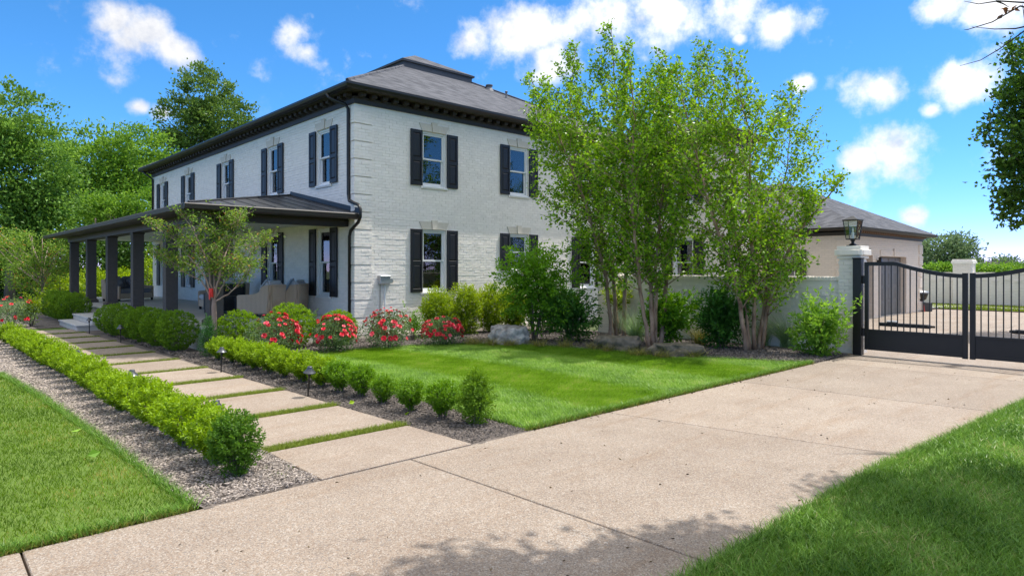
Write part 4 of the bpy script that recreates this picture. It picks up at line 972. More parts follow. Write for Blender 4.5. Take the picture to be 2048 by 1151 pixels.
p2 = thing('gate_post', (14.20, 1.15, 0), 'black gate post at the far right of the driveway', 'post'); put('shaft', MB().box(-.08, -.08, -.05, .08, .08, 1.95).mesh('shaft', METAL, bevel=.006), p2)

lan = thing('pillar_lantern', (14.53, 5.16, 2.22), 'black glazed lantern standing on the gate pillar', 'lantern')
put('base', MB().frustum(0, 0, 0, .11, .11, .025, .11, .11).frustum(0, 0, .025, .075, .075, .06, .04, .04).lathe([(.035, .06), (.035, .10), (.055, .12), (.055, .14)], 12).mesh('base', METAL), lan)
put('tray', MB().frustum(0, 0, .14, .12, .12, .165, .125, .125).mesh('tray', METAL, bevel=.004), lan)
for sx in (-1, 1):
    for sy in (-1, 1): put('corner_bar', MB().tube([(sx * .115, sy * .115, .165), (sx * .165, sy * .165, .56)], .010, 4).mesh('corner_bar', METAL), lan)
for k in range(4):
    m_ = MB().add([(-.108, -.113, .17), (.108, -.113, .17), (.157, -.161, .555), (-.157, -.161, .555)], [(0, 1, 2, 3)]); put('glass_pane', m_.mesh('glass_pane', LGLASS), lan, rz=k * R(90))
put('cap', MB().box(-.185, -.185, .56, .185, .185, .582).frustum(0, 0, .582, .17, .17, .66, .03, .03).mesh('cap', METAL, bevel=.003), lan)
put('candle_tube', MB().lathe([(.03, .166), (.03, .30), (.012, .31), (.02, .36), (.003, .42)], 10).mesh('candle_tube', WHITE), lan)

lan.scale = (.86, .86, .95)
# courtyard beyond the gate
BX = 37.6
bw = thing('courtyard_wall', (BX, -12, 0), 'long white brick wall at the back of the courtyard seen through the gate', 'wall')
put('wall_face', MB().box(0, 0, -.05, .25, 30, 1.50).mesh('wall_face', FARB), bw); put('coping', MB().box(-.03, 0, 1.50, .28, 30, 1.57).mesh('coping', FARB, bevel=.005), bw)
for i in range(70): put('projecting_brick', MB().box(-.04, i * .43, 1.14 + (i % 2) * .075, 0, i * .43 + .22, 1.21 + (i % 2) * .075).mesh('projecting_brick', FARB), bw)
pillar('courtyard_pillar', (BX + .1, 8.3, 0), 'white brick pillar in the far courtyard wall', .38, 2.2, False)
sheet('courtyard_lawn', [(33.5, -12), (BX, -12), (BX, 16), (33.5, 16)], .0, SOIL)
P = scatter([(33.5, -4), (BX, -4), (BX, 12), (33.5, 12)], 30000, rng, 0); P = P[visible(P)]
tag(put('courtyard_grass', blades('courtyard_grass', P, .08, .03, .6, TURF, rng, 1)), 'strip of olive grass below the far courtyard wall', 'grass', kind='stuff')
sheet('courtyard_path', [(33.2, 12), (33.2, 8.5), (35.4, 7.6), (34.2, 4.6), (33.6, 1.5), (34.4, 1.5), (35.2, 4.6), (36.4, 7.8), (36.2, 12)], .03, FLOORST)
cart = thing('garden_cart', (*G(1837, 622)[:2], 0), 'black tub with a shiny rim standing by the garage corner', 'tub')
put('tub', MB().lathe([(.16, .42), (.27, .5), (.33, .68), (.35, .74)], 20).mesh('tub', METAL, True), cart); put('rim', MB().lathe([(.36, .74), (.36, .80), (.25, .84), (.05, .85)], 20).mesh('rim', RAWMETAL, True), cart)
for a in range(3): put('leg', MB().tube([(.2 * math.cos(a * 2.1), .2 * math.sin(a * 2.1), .5), (.3 * math.cos(a * 2.1), .3 * math.sin(a * 2.1), 0)], .018, 6).mesh('leg', REDS), cart)
x_, y_ = G(1829, 622); rod = thing('leaning_tool', (x_ - .1, y_ + .1, 0), 'red-shafted tool with dark grip leaning against the garage wall', 'tool')
put('shaft', MB().tube([(0, 0, .05), (.05, .12, 1.35)], .018, 6).mesh('shaft', REDS), rod); put('grip', MB().tube([(.045, .11, 1.2), (.055, .13, 1.55)], .028, 6).mesh('grip', METAL), rod); put('head', MB().box(-.12, -.03, 0, .12, .05, .07).mesh('head', METAL, bevel=.01), rod)
x_, y_ = G(1853, 622); bxo = thing('paving_box', (x_, y_, 0), 'small tilted dark grey box on the courtyard paving', 'box')
put('body', MB().box(-.17, -.17, .0, .17, .17, .34).mesh('body', mat('dark_grey_plastic', (.07, .07, .07), .6), bevel=.02), bxo).rotation_euler = (0, .0, .5)
put('lid', MB().box(-.18, -.18, .34, .18, .18, .37).mesh('lid', MATS['dark_grey_plastic'], bevel=.01), bxo).rotation_euler = (0, 0, .5)
x_, y_ = G(1749, 626); bn = thing('wheeled_bin', (x_ + .1, y_ + .25, 0), 'narrow black bin against the garage wall behind the gate', 'bin')
put('body', MB().frustum(0, 0, .03, .16, .16, .95, .2, .2).mesh('body', METAL, bevel=.01), bn); put('lid', MB().box(-.22, -.22, .95, .22, .22, 1.02).mesh('lid', METAL, bevel=.01), bn)

# electrical box on the gable wall
mx_ = 8.96; eb = thing('electrical_box', (mx_, HY0, 0), 'small grey electrical box with conduit on the sunlit brick wall', 'electrical box')
put('box', MB().box(-.17, -.17, 1.36, .12, -.022, 1.56).mesh('box', RAWMETAL, bevel=.01), eb); put('cover', MB().box(-.18, -.185, 1.53, .13, -.02, 1.575).mesh('cover', RAWMETAL, bevel=.006), eb)
put('meter', MB().tube([(.17, -.02, 1.44), (.17, -.13, 1.44)], .06, 14).mesh('meter', RAWMETAL), eb)
put('conduit', MB().tube([(.03, -.05, 0), (.03, -.05, 1.37)], .022, 8).mesh('conduit', WHITE), eb)
put('cable', MB().tube([(-.10, -.03, .1), (-.105, -.03, .7), (-.10, -.03, 1.37)], .006, 5).mesh('cable', TWIG), eb)

# path lights along the walk
PL = [('right', G(615.6, 793.5)), ('right', G(442, 745)), ('right', G(241.7, 685.8)), ('right', G(178.8, 666.6)),
      ('left', G(432, 806, .40)), ('left', G(265, 740, .42)), ('left', G(157, 701, .42)), ('left', G(88, 671, .42))]
pl_lab = ['leaning black path light nearest the driveway on the house side of the walk', 'black path light before the right hedge, second from the driveway', 'black path light below the round boxwoods, third from the driveway on the house side',
          'black path light beside the porch step', 'path light whose cap barely shows above the left hedge end', 'path light behind the left hedge, second from the driveway', 'path light behind the left hedge, third from the driveway', 'small path light behind the left hedge, farthest along the walk']
for i, ((sd, (x_, y_)), lb) in enumerate(zip(PL, pl_lab)):
    t = thing('path_light', (x_, y_, 0), lb, 'path light', 'path lights along the walkway')
    t.rotation_euler = (random.uniform(-.03, .03), random.uniform(-.03, .03) + (.12 if i == 0 else .06 if i == 1 else 0), random.random() * 6)
    put('stake', MB().tube([(0, 0, -.05), (0, 0, .37)], .011, 8).mesh('stake', BLACK), t)
    put('cap', MB().lathe([(.085, .345), (.08, .35), (.035, .40), (.032, .425), (.03, .43)], 20).mesh('cap', mat('path_light_cap', (.09, .095, .105), .35, metal=.5), True), t)
    put('socket', MB().lathe([(.022, .30), (.022, .37)], 10).mesh('socket', BLACK), t)

# porch furniture
def wicker_chair(loc, ang, label, width=.78, dark=False, cushions=1, cat='armchair', pill=CUSH):
    c = thing('wicker_chair' if cat == 'armchair' else 'wicker_sofa', loc, label, cat); c.rotation_euler = (0, 0, ang); M_ = WICKD if dark else WICK     # faces +x, width along y
    dp = .84; prof = [(0, .09), (dp, .09), (dp, .56), (dp - .40, .58), (dp - .58, .62), (dp - .70, .80), (0 - .06, .82)]
    for s, nm in ((-1, 'side_panel'), (1, 'side_panel')):
        y = s * width / 2; put(nm, MB().extr([(u, z) for u, z in prof], 'y', y - .05, y + .05).mesh(nm, M_, bevel=.02, seg=2), c)
    put('back_panel', MB().extr([(-.10 + .04, .09), (.06, .09), (.02, .82), (-.10, .82)], 'y', -width / 2 + .05, width / 2 - .05).mesh('back_panel', M_, bevel=.02, seg=2), c)
    put('front_panel', MB().box(dp - .06, -width / 2 + .05, .09, dp - .01, width / 2 - .05, .30).mesh('front_panel', M_, bevel=.01), c)
    for k in range(cushions):
        w = (width - .12) / cushions; y0 = -width / 2 + .06 + k * w
        put('seat_cushion', MB().box(.08, y0, .30, dp + .01, y0 + w - .01, .46).mesh('seat_cushion', pill, bevel=.04, seg=3), c)
        q = put('back_cushion', MB().box(-.07, y0, 0, .10, y0 + w - .01, .50).mesh('back_cushion', pill, bevel=.06, seg=3), c, (.16, 0, .44)); q.rotation_euler = (0, R(-16), 0)
        q = put('throw_pillow', MB().box(-.06, -.21, -.21, .06, .21, .21).mesh('throw_pillow', pill, bevel=.055, seg=3), c, (.34, y0 + w / 2 - .1, .74)); q.rotation_euler = (R(35), R(-22), 0)
    for sx in (.05, dp - .06):
        for sy in (-1, 1): put('foot', MB().box(sx - .03, sy * width / 2 - .03, 0, sx + .03, sy * width / 2 + .03, .092).mesh('foot', TWIG), c)
    return c
def floor_at(px, py): x, y = G(px, py, PZ); return (x, y, PZ)
fa = math.atan2(.80, -.62)
wicker_chair((6.98, 16.45, PZ), fa, 'tan wicker armchair with its side to the yard, nearest the round boxwood')
wicker_chair((7.80, 16.75, PZ), fa + .12, 'tan wicker armchair between the near armchair and the house wall', .80)
wicker_chair((7.35, 20.2, PZ), R(180), 'tan wicker sofa with white cushions against the porch wall', 1.7, False, 2, 'sofa')
wicker_chair((6.55, 18.35, PZ), fa - .5, 'dark brown wicker chair behind the small black table', .66, True)
wicker_chair((6.1, 29.0, PZ), R(-60), 'wicker sofa with dark grey pillow at the far end of the porch', 1.5, False, 2, 'sofa', CUSHD)
tb = thing('side_table', (6.13, 17.35, PZ), 'small black metal side table between the dark chair and the armchair', 'table')
put('table_top', MB().box(-.25, -.25, .50, .25, .25, .525).mesh('table_top', METAL, bevel=.004), tb)
for sx in (-1, 1):
    for sy in (-1, 1): put('leg', MB().box(sx * .24 - .012, sy * .24 - .012, 0, sx * .24 + .012, sy * .24 + .012, .5).mesh('leg', METAL), tb)
wl = thing('wall_lantern', (HX0, 21.9, 1.0), 'black lantern on the porch wall beside the front door', 'lantern')
put('body', MB().box(-.20, -.08, .78, -.06, .08, 1.12).mesh('body', BLACK, bevel=.01), wl); put('bracket', MB().box(-.06, -.03, .95, 0, .03, 1.05).mesh('bracket', BLACK), wl)

# ------------------------------------------------------------------ shrubs
def sphere_dirs(n, rg): return unit(rg.normal(size=(n, 3)))
def lumpy(D, rg, k=16, amp=.16, sharp=9):
    C = sphere_dirs(k, rg); A = rg.uniform(-.6, 1, k) * amp
    return 1 + (np.exp(sharp * (D @ C.T - 1)) * A).sum(1)
def ball_foliage(name, n, rad, cz, m, leaf, rg, amp=.12, shell=.72, up=.4, spike=.0, base=1.0, wl=.5, cone=0, bright_top=.0, tight=2.6):
    "leaves through the outer part of a lumpy ball of radii rad centred at height cz; base<1 narrows the foot, cone>0 narrows the head"
    per = 11; ns = max(8, n // per); n = ns * per
    D = sphere_dirs(ns, rg); fac = lumpy(D, rg, 18, amp) * lumpy(D, rg, 60, amp * .6, 40)
    q = 1 - (1 - shell) * rg.random(ns) ** 1.5; q += spike * np.maximum(rg.normal(size=ns), 0) * np.maximum(D[:, 2], 0)
    q = np.where(rg.random(ns) < .28, q * rg.uniform(.45, .88, ns), q)                 # the inside is leafy too
    C = D * np.array(rad) * (fac * q)[:, None]
    t = np.clip((C[:, 2] / rad[2] + 1) / 2, 0, 1)
    C[:, :2] *= (base + (1 - base) * np.minimum(1, t * 1.7))[:, None]
    if cone: C[:, :2] *= (1 - cone * np.maximum(0, t - .3) / .7)[:, None]
    A = unit(D + rg.normal(size=(ns, 3)) * (.17 * tight) + np.array([0, 0, up * 1.2]))            # each sprig grows outward and up
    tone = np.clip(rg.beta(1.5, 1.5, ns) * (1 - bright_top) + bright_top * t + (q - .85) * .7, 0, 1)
    k = np.tile(np.arange(per), ns); idx = np.repeat(np.arange(ns), per)
    sl_ = leaf * tight * rg.uniform(.7, 1.3, ns)
    side = unit(np.cross(A[idx], rg.normal(size=(n, 3))))
    P = C[idx] + A[idx] * ((k / per - .75) * sl_[idx])[:, None] + side * (leaf * .12); P[:, 2] += cz; P[:, 2] = np.maximum(P[:, 2], .015)
    Dl = unit(A[idx] * (.35 + .6 * (k / per))[:, None] + side * .85 + rg.normal(size=(n, 3)) * .15)
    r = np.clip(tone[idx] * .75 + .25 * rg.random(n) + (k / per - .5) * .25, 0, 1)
    return leaves(name, P, Dl, leaf, leaf * wl, m, rg, rnd=r)
def stems(name, spec, m, rg, n=7, top=.3, spread=.2, r=.009, z0=-.03):
    mb_ = MB()
    for k in range(n):
        a = rg.uniform(0, 6.28); s = spread * rg.uniform(.3, 1)
        mb_.tube([(.03 * math.cos(a), .03 * math.sin(a), z0), (s * .45 * math.cos(a), s * .45 * math.sin(a), top * .5), (s * math.cos(a), s * math.sin(a), top)], [r, r * .8, r * .4], 5)
    return mb_.mesh(name, m)
def shrub(name, loc, fol, stem, label, cat, group=None, sc=1, rz=None, names=('foliage', 'stems')):
    t = thing(name, (loc[0], loc[1], 0), label, cat, group); t.rotation_euler = (0, 0, random.uniform(0, 6.28) if rz is None else rz)
    t.scale = (sc, sc, sc) if isinstance(sc, (int, float)) else sc
    put(names[0], fol, t)
    if stem: put(names[1], stem, t)
    return t
rg = np.random.default_rng(11)
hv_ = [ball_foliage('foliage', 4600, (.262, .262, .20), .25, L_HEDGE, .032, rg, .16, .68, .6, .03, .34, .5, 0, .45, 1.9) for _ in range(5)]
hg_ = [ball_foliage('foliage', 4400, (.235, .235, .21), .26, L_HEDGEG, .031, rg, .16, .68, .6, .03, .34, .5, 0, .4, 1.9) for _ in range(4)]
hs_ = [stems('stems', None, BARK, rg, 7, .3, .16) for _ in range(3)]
# left hedge: clipped low bushes from the driveway away along the walk
ylist = [6.15 + .575 * i + random.uniform(-.05, .05) for i in range(23)]
for i, y in enumerate(ylist):
    x = 2.03 - .022 * (y - 5.6) + random.uniform(-.03, .03)
    shrub('hedge_bush', (x, y), hv_[i % 5], hs_[i % 3], f'{ORD[i]} yellow-green clipped bush from the driveway in the left hedge', 'bush', 'low bushes of the left hedge', random.uniform(.92, 1.12) * (1.08 if i < 4 else 1))
yl2 = [6.12, 6.70, 7.28, 7.88, 8.36, 8.95, 9.5, 10.1, 10.65, 11.2, 11.75, 12.3, 12.85]
for i, y in enumerate(yl2):
    x = 4.56 - .028 * (y - 6.1) + random.uniform(-.03, .03); g_ = i < 5
    s = [1.0, .88, .82, 1.0, 1.02][i] if g_ else random.uniform(1.0, 1.12)
    shrub('hedge_bush', (x, y), (hg_ if g_ else hv_)[i % 4], hs_[i % 3], f'{ORD[i + 1]} bush from the driveway in the right hedge, after the pointed boxwood' if g_ else f'{ORD[i + 1]} bush from the driveway in the right hedge, counting the pointed boxwood', 'bush', 'low bushes of the right hedge', s)
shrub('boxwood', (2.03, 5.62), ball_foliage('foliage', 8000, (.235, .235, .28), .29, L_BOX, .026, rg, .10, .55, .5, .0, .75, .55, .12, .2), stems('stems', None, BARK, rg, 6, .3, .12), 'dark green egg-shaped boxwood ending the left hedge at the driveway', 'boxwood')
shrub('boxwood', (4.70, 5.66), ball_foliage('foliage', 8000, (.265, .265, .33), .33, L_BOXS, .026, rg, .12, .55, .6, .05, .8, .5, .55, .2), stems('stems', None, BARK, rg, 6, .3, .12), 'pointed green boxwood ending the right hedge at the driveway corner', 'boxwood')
shrub('dwarf_conifer', (4.36, 13.45), ball_foliage('foliage', 5200, (.24, .24, .42), .38, L_CON, .04, rg, .08, .5, 1.2, .05, .9, .2, .5), stems('stems', None, BARK, rg, 3, .3, .05), 'dark green feathery upright conifer ahead of the last round boxwood', 'conifer')
# row of round boxwoods along the porch
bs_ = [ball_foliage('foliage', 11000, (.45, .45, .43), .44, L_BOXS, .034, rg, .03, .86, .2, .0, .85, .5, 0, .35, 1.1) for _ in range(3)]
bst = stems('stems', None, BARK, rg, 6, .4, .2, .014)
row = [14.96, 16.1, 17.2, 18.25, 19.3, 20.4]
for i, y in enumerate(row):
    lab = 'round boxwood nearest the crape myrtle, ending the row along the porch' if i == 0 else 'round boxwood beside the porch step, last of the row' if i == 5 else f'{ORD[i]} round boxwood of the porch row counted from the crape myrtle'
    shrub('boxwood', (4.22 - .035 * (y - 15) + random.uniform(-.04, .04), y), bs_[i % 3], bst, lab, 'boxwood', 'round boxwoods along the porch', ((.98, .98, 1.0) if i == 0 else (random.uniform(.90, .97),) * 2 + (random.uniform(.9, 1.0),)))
for i, (y, s, lb) in enumerate(((25.0, 1.12, 'round boxwood just beyond the porch step'), (26.1, 1.15, 'second round boxwood beyond the porch step'), (27.3, 1.15, 'third round boxwood beyond the porch step'), (28.5, 1.12, 'farthest round boxwood at the left end of the porch'))):
    shrub('boxwood', (3.95 - .02 * i, y), bs_[i % 3], bst, lb, 'boxwood', 'round boxwoods along the porch', s)
bb_ = [ball_foliage('foliage', 11000, (.48, .48, .45), .43, L_BOXB, .033, rg, .03, .86, .2, .0, .9, .5, 0, .35, 1.1) for _ in range(2)]
for i, (px, py, s, lb) in enumerate(((478, 700, .98, 'bright green round boxwood right of the crape myrtle trunk'), (580, 697, 1.14, 'largest bright green round boxwood in front of the wicker chairs'), (676, 690, .92, 'bright green round boxwood against the corner of the house'))):
    x, y = G(px, py); shrub('boxwood', (x, y), bb_[i % 2], bst, lb, 'boxwood', 'bright round boxwoods before the porch end', s)

# roses
pet = MB()
for ring_, (n_, rr, zz, tl) in enumerate(((6, .042, .004, .25), (5, .028, .016, .8), (4, .014, .022, 1.6))):
    for k in range(n_):
        a = 6.283 * k / n_ + ring_ * .5; c, s = math.cos(a), math.sin(a); w = rr * .75
        pet.add([(c * .004, s * .004, zz * .3), (c * rr * .7 - s * w * .6, s * rr * .7 + c * w * .6, zz + rr * .25 * tl), (c * rr * 1.05, s * rr * 1.05, zz + rr * .35 * tl), (c * rr * .7 + s * w * .6, s * rr * .7 - c * w * .6, zz + rr * .25 * tl)], [(0, 1, 2, 3)])
ROSE = [mat('rose_red', (.62, .012, .035), .5, objrand=.3), mat('rose_pink', (.74, .09, .13), .5, objrand=.25), mat('rose_crimson', (.50, .006, .02), .5, objrand=.3)]
pets = []
for m_ in ROSE:
    me = pet.mesh('blossom', m_); pets.append(me)
def rose(loc, r, h, label, n=46):
    rg_ = np.random.default_rng(int(loc[0] * 100))
    n_l = 2600; D = sphere_dirs(n_l, rg_); P = D * np.array([r, r, h * .52]) * (lumpy(D, rg_, 22, .32) * (1 - .65 * rg_.random(n_l) ** 1.3))[:, None]; P[:, 2] += h * .5; P[:, 2] = np.maximum(P[:, 2], .03)
    t = thing('rose_bush', (loc[0], loc[1], 0), label, 'rose bush', 'rose bushes')
    put('foliage', leaves('foliage', P, unit(D + rg_.normal(size=(n_l, 3)) * .9), .045, .028, L_ROSE, rg_), t); put('stems', stems('stems', None, BARK, rg_, 9, h * .75, r * .8, .007), t)
    hub = unit(rg_.normal(size=(13, 3))); hub[:, 2] = np.abs(hub[:, 2]) * .9 - .25
    for k in range(n):
        d = Vector(hub[rg_.integers(13)]) + Vector(rg_.normal(0, .26, 3)); d.normalize()
        if d.z < -.35: d.z = -d.z
        o = put('blossom', pets[0] if k % 3 else pets[1 + k % 2], t, (d.x * r * 1.04, d.y * r * 1.04, max(.06, h * .5 + d.z * h * .58)))
        o.rotation_euler = (d + Vector((0, 0, .5))).to_track_quat('Z', 'Y').to_euler(); s = rg_.uniform(.8, 1.6); o.scale = (s, s, s)
    return t
for (px, py, r, h, lb) in ((548, 712, .50, .80, 'red rose bush behind the right hedge, left of the others'), (668, 704, .45, .72, 'red rose bush in front of the house corner boxwood'), (775, 697, .52, .82, 'red rose bush under the electrical box'), (885, 691, .44, .64, 'red rose bush below the ground-floor gable window')):
    rose(G(px, py), r, h, lb, 95)
rose(G(22, 655), .62, .85, 'red rose bush at the far left end of the walk', 30)

def leafy(name, loc, rad, cz, n, m, leaf, label, cat='shrub', group=None, up=.3, wl=.5, amp=.25, shell=.35, st=(9, .6, .4, .014), bright=.3, base=.75, spike=.1, sm=BARK):
    rg_ = np.random.default_rng(abs(hash((round(loc[0], 2), n))) % 99991)
    return shrub(name, loc, ball_foliage('foliage', n, rad, cz, m, leaf, rg_, amp, shell, up, spike, base, wl, 0, bright), stems('stems', None, sm, rg_, *st), label, cat, group, 1, 0)
# clipped laurels below the gable windows
for i, (x, y, lb, r_, h_) in enumerate(((10.02, 13.55, 'yellow-green laurel shrub under the left part of the gable window', .5, 1.2), (10.85, 13.5, 'yellow-green laurel shrub under the right shutter of the gable window', .5, 1.25), (11.75, 13.45, 'third yellow-green laurel along the gable wall', .5, 1.27), (12.5, 13.4, 'laurel with brown scorched leaves beside the tall viburnum', .45, 1.22))):
    t = leafy('laurel', (x, y), (r_, r_ * .8, h_ * .53), h_ * .53, 7000, L_LAUREL, .075, lb, 'shrub', 'laurels along the gable wall', .9, .34, .10, .6, (10, .8, .35, .012), .45, .85, .05)
    if i == 3:
        rg_ = np.random.default_rng(5); P = rg_.normal(size=(160, 3)) * np.array([.14, .14, .16]) + np.array([-.05, -.25, 1.0]); put('scorched_leaves', leaves('scorched_leaves', P, rg_.normal(size=(160, 3)), .08, .03, L_BROWN, rg_), t)
leafy('young_shrub', (9.05, 13.3), (.42, .38, .38), .42, 800, L_HYD, .075, 'small bright green shrub behind the rose under the electrical box', up=.7, wl=.35, amp=.4, shell=.2, st=(9, .6, .3, .006))
leafy('young_shrub', (6.62, 13.55), (.22, .22, .40), .55, 260, L_HYD, .075, 'thin yellow-green sapling in front of the largest round boxwood', up=.7, wl=.35, amp=.4, shell=.2, st=(4, .9, .12, .006))
leafy('young_shrub', G(62, 652), (.45, .45, .55), .62, 800, L_LAUREL, .10, 'small yellow-green shrub beside the far rose bush', up=.8, wl=.35, amp=.5, shell=.2, st=(7, .9, .3, .012))
# shrubs between gable and garden wall
vb = G(1068, 683)
leafy('viburnum', vb, (1.0, .9, .98), 1.42, 7500, L_VIB, .095, 'tall bright viburnum with bare trunk behind the pale boulder', up=.1, wl=.45, amp=.3, shell=.35, st=(4, 1.2, .5, .035), bright=.55, base=.8)
leafy('dark_shrub', G(1142, 685), (.72, .68, .66), .66, 5200, L_DEEP, .085, 'deep green rounded shrub behind the middle boulder', up=.1, wl=.45, amp=.25, bright=.35)
leafy('dark_shrub', (12.9, 12.4), (.8, .7, .75), .75, 3500, L_DEEP, .10, 'shaded dark shrub against the house wall behind the birch stems', up=.2, wl=.35, amp=.25, bright=.2)
leafy('hydrangea', G(1338, 690), (.62, .6, .66), .72, 3600, L_VIB, .095, 'bright green shrub behind the four-stemmed birch by the garden wall', up=.3, wl=.55, amp=.3, bright=.5)
leafy('dark_shrub', G(1442, 697), (.60, .58, .66), .68, 4600, L_DEEP, .095, 'deep green shrub between the two right birches', up=.2, wl=.5, amp=.25, bright=.45)
leafy('hydrangea', G(1640, 712), (.56, .54, .58), .58, 3200, L_HYD, .105, 'bright green hydrangea in front of the gate pillar', up=.6, wl=.42, amp=.34, shell=.25, st=(12, .8, .4, .008), bright=.4, spike=.22)
leafy('yellow_shrub', (13.95, 10.9), (.45, .4, .4), 1.0, 900, L_LAUREL, .09, 'small yellow-green shrub glimpsed between the birch stems', up=.5, wl=.4)

def arc_grass(name, loc, n, length, width, m, label, cat='grass clump', group=None, lean=1.2, segs=4, seed=0, spread=.06):
    rg_ = np.random.default_rng(seed + 50); P = np.concatenate([rg_.normal(size=(n, 2)) * spread, np.zeros((n, 1))], 1)
    t = thing(name, (loc[0], loc[1], 0), label, cat, group); put('blades', blades('blades', P, length, width, lean, m, rg_, segs, curl=.95), t)
    put('crown', MB().lathe([(.06, -.02), (.05, .03), (.02, .06)], 8).mesh('crown', BARK), t); return t
arc_grass('silver_grass', G(1272, 684), 420, .95, .010, L_MISC, 'silvery arching grass clump between the birch stems', seed=1, lean=.9)
arc_grass('silver_grass', G(1575, 694), 420, .90, .010, L_MISC, 'silvery arching grass behind the rightmost birch', seed=2, lean=.9)
arc_grass('silver_grass', G(1528, 690), 260, .62, .009, L_MISC, 'smaller silvery grass clump left of the rightmost birch stems', seed=3, lean=.9)
arc_grass('silver_grass', G(1400, 690), 320, .55, .009, L_SEDGE, 'tan grass tuft behind the long right boulder', seed=4, lean=1.0)
sed = [((945, 690), 'golden sedge tuft left of the pale boulder'), ((985, 692), 'golden sedge tuft touching the pale boulder on its left'), ((1018, 693), 'golden sedge tuft in front of the pale boulder'), ((1078, 694), 'sedge tuft right of the pale boulder'), ((1130, 696), 'sedge tuft between the pale and the mossy boulder'),
       ((1190, 700), 'sedge tuft in front of the mossy boulder'), ((1275, 712), 'golden sedge tuft between mossy and long boulder'), ((1325, 716), 'sedge tuft in front of the long boulder on its left'), ((1385, 716), 'sedge tuft in front of the long boulder on its right')]
for i, (p, lb) in enumerate(sed): arc_grass('sedge_tuft', G(*p), 170, .27, .008, L_SEDGE, lb, 'sedge', 'sedge tufts at the lawn edge', 1.3, 3, 20 + i, .09)
arc_grass('sedge_tuft', G(1215, 704), 150, .27, .008, L_SEDGE, 'sedge tuft under the three-stemmed birch', 'sedge', 'sedge tufts at the lawn edge', 1.3, 3, 40, .09)

def boulder(loc, rad, m, label, seed, rz, flat=.75):
    bm = bmesh.new(); bmesh.ops.create_icosphere(bm, subdivisions=5, radius=1)
    for v in bm.verts:
        p = v.co.copy(); sq = max(abs(p.x), abs(p.y), abs(p.z)); p = p * (1 / sq) * .28 + p * .72
        o = Vector((seed * 7.1, seed * 3.3, 0))
        n_ = mnoise.fractal(p * .9 + o, 1, 2, 5) * .26 + mnoise.fractal(p * 3.5 + o, 1, 2, 4) * .07 + abs(mnoise.noise(p * 1.7 + o)) * -.2
        p = p * (1 + n_); p.z = min(p.z, flat + mnoise.noise(p * 2 + o) * .05)
        v.co = Vector((p.x * rad[0], p.y * rad[1], p.z * rad[2]))
    me = bpy.data.meshes.new('boulder'); bm.to_mesh(me); bm.free(); me.materials.append(m); me.polygons.foreach_set('use_smooth', [True] * len(me.polygons))
    o = put('boulder', me, None, (loc[0], loc[1], rad[2] * .22), rz); tag(o, label, 'boulder', 'landscape boulders'); return o
cr_ = -math.atan2(FX, FY)
boulder(G(1018, 688), (.46, .36, .44), ROCK, 'pale grey rounded boulder left, with a dark patch, below the viburnum', 1, cr_)
boulder(G(1235, 700), (.52, .30, .32), ROCKM, 'mossy slanting boulder in front of the three-stemmed birch', 2, cr_ - .12)
boulder(G(1355, 712), (.54, .28, .30), ROCKM, 'long flat-topped brown boulder at the foot of the four-stemmed birch', 3, cr_ + .05, .6)

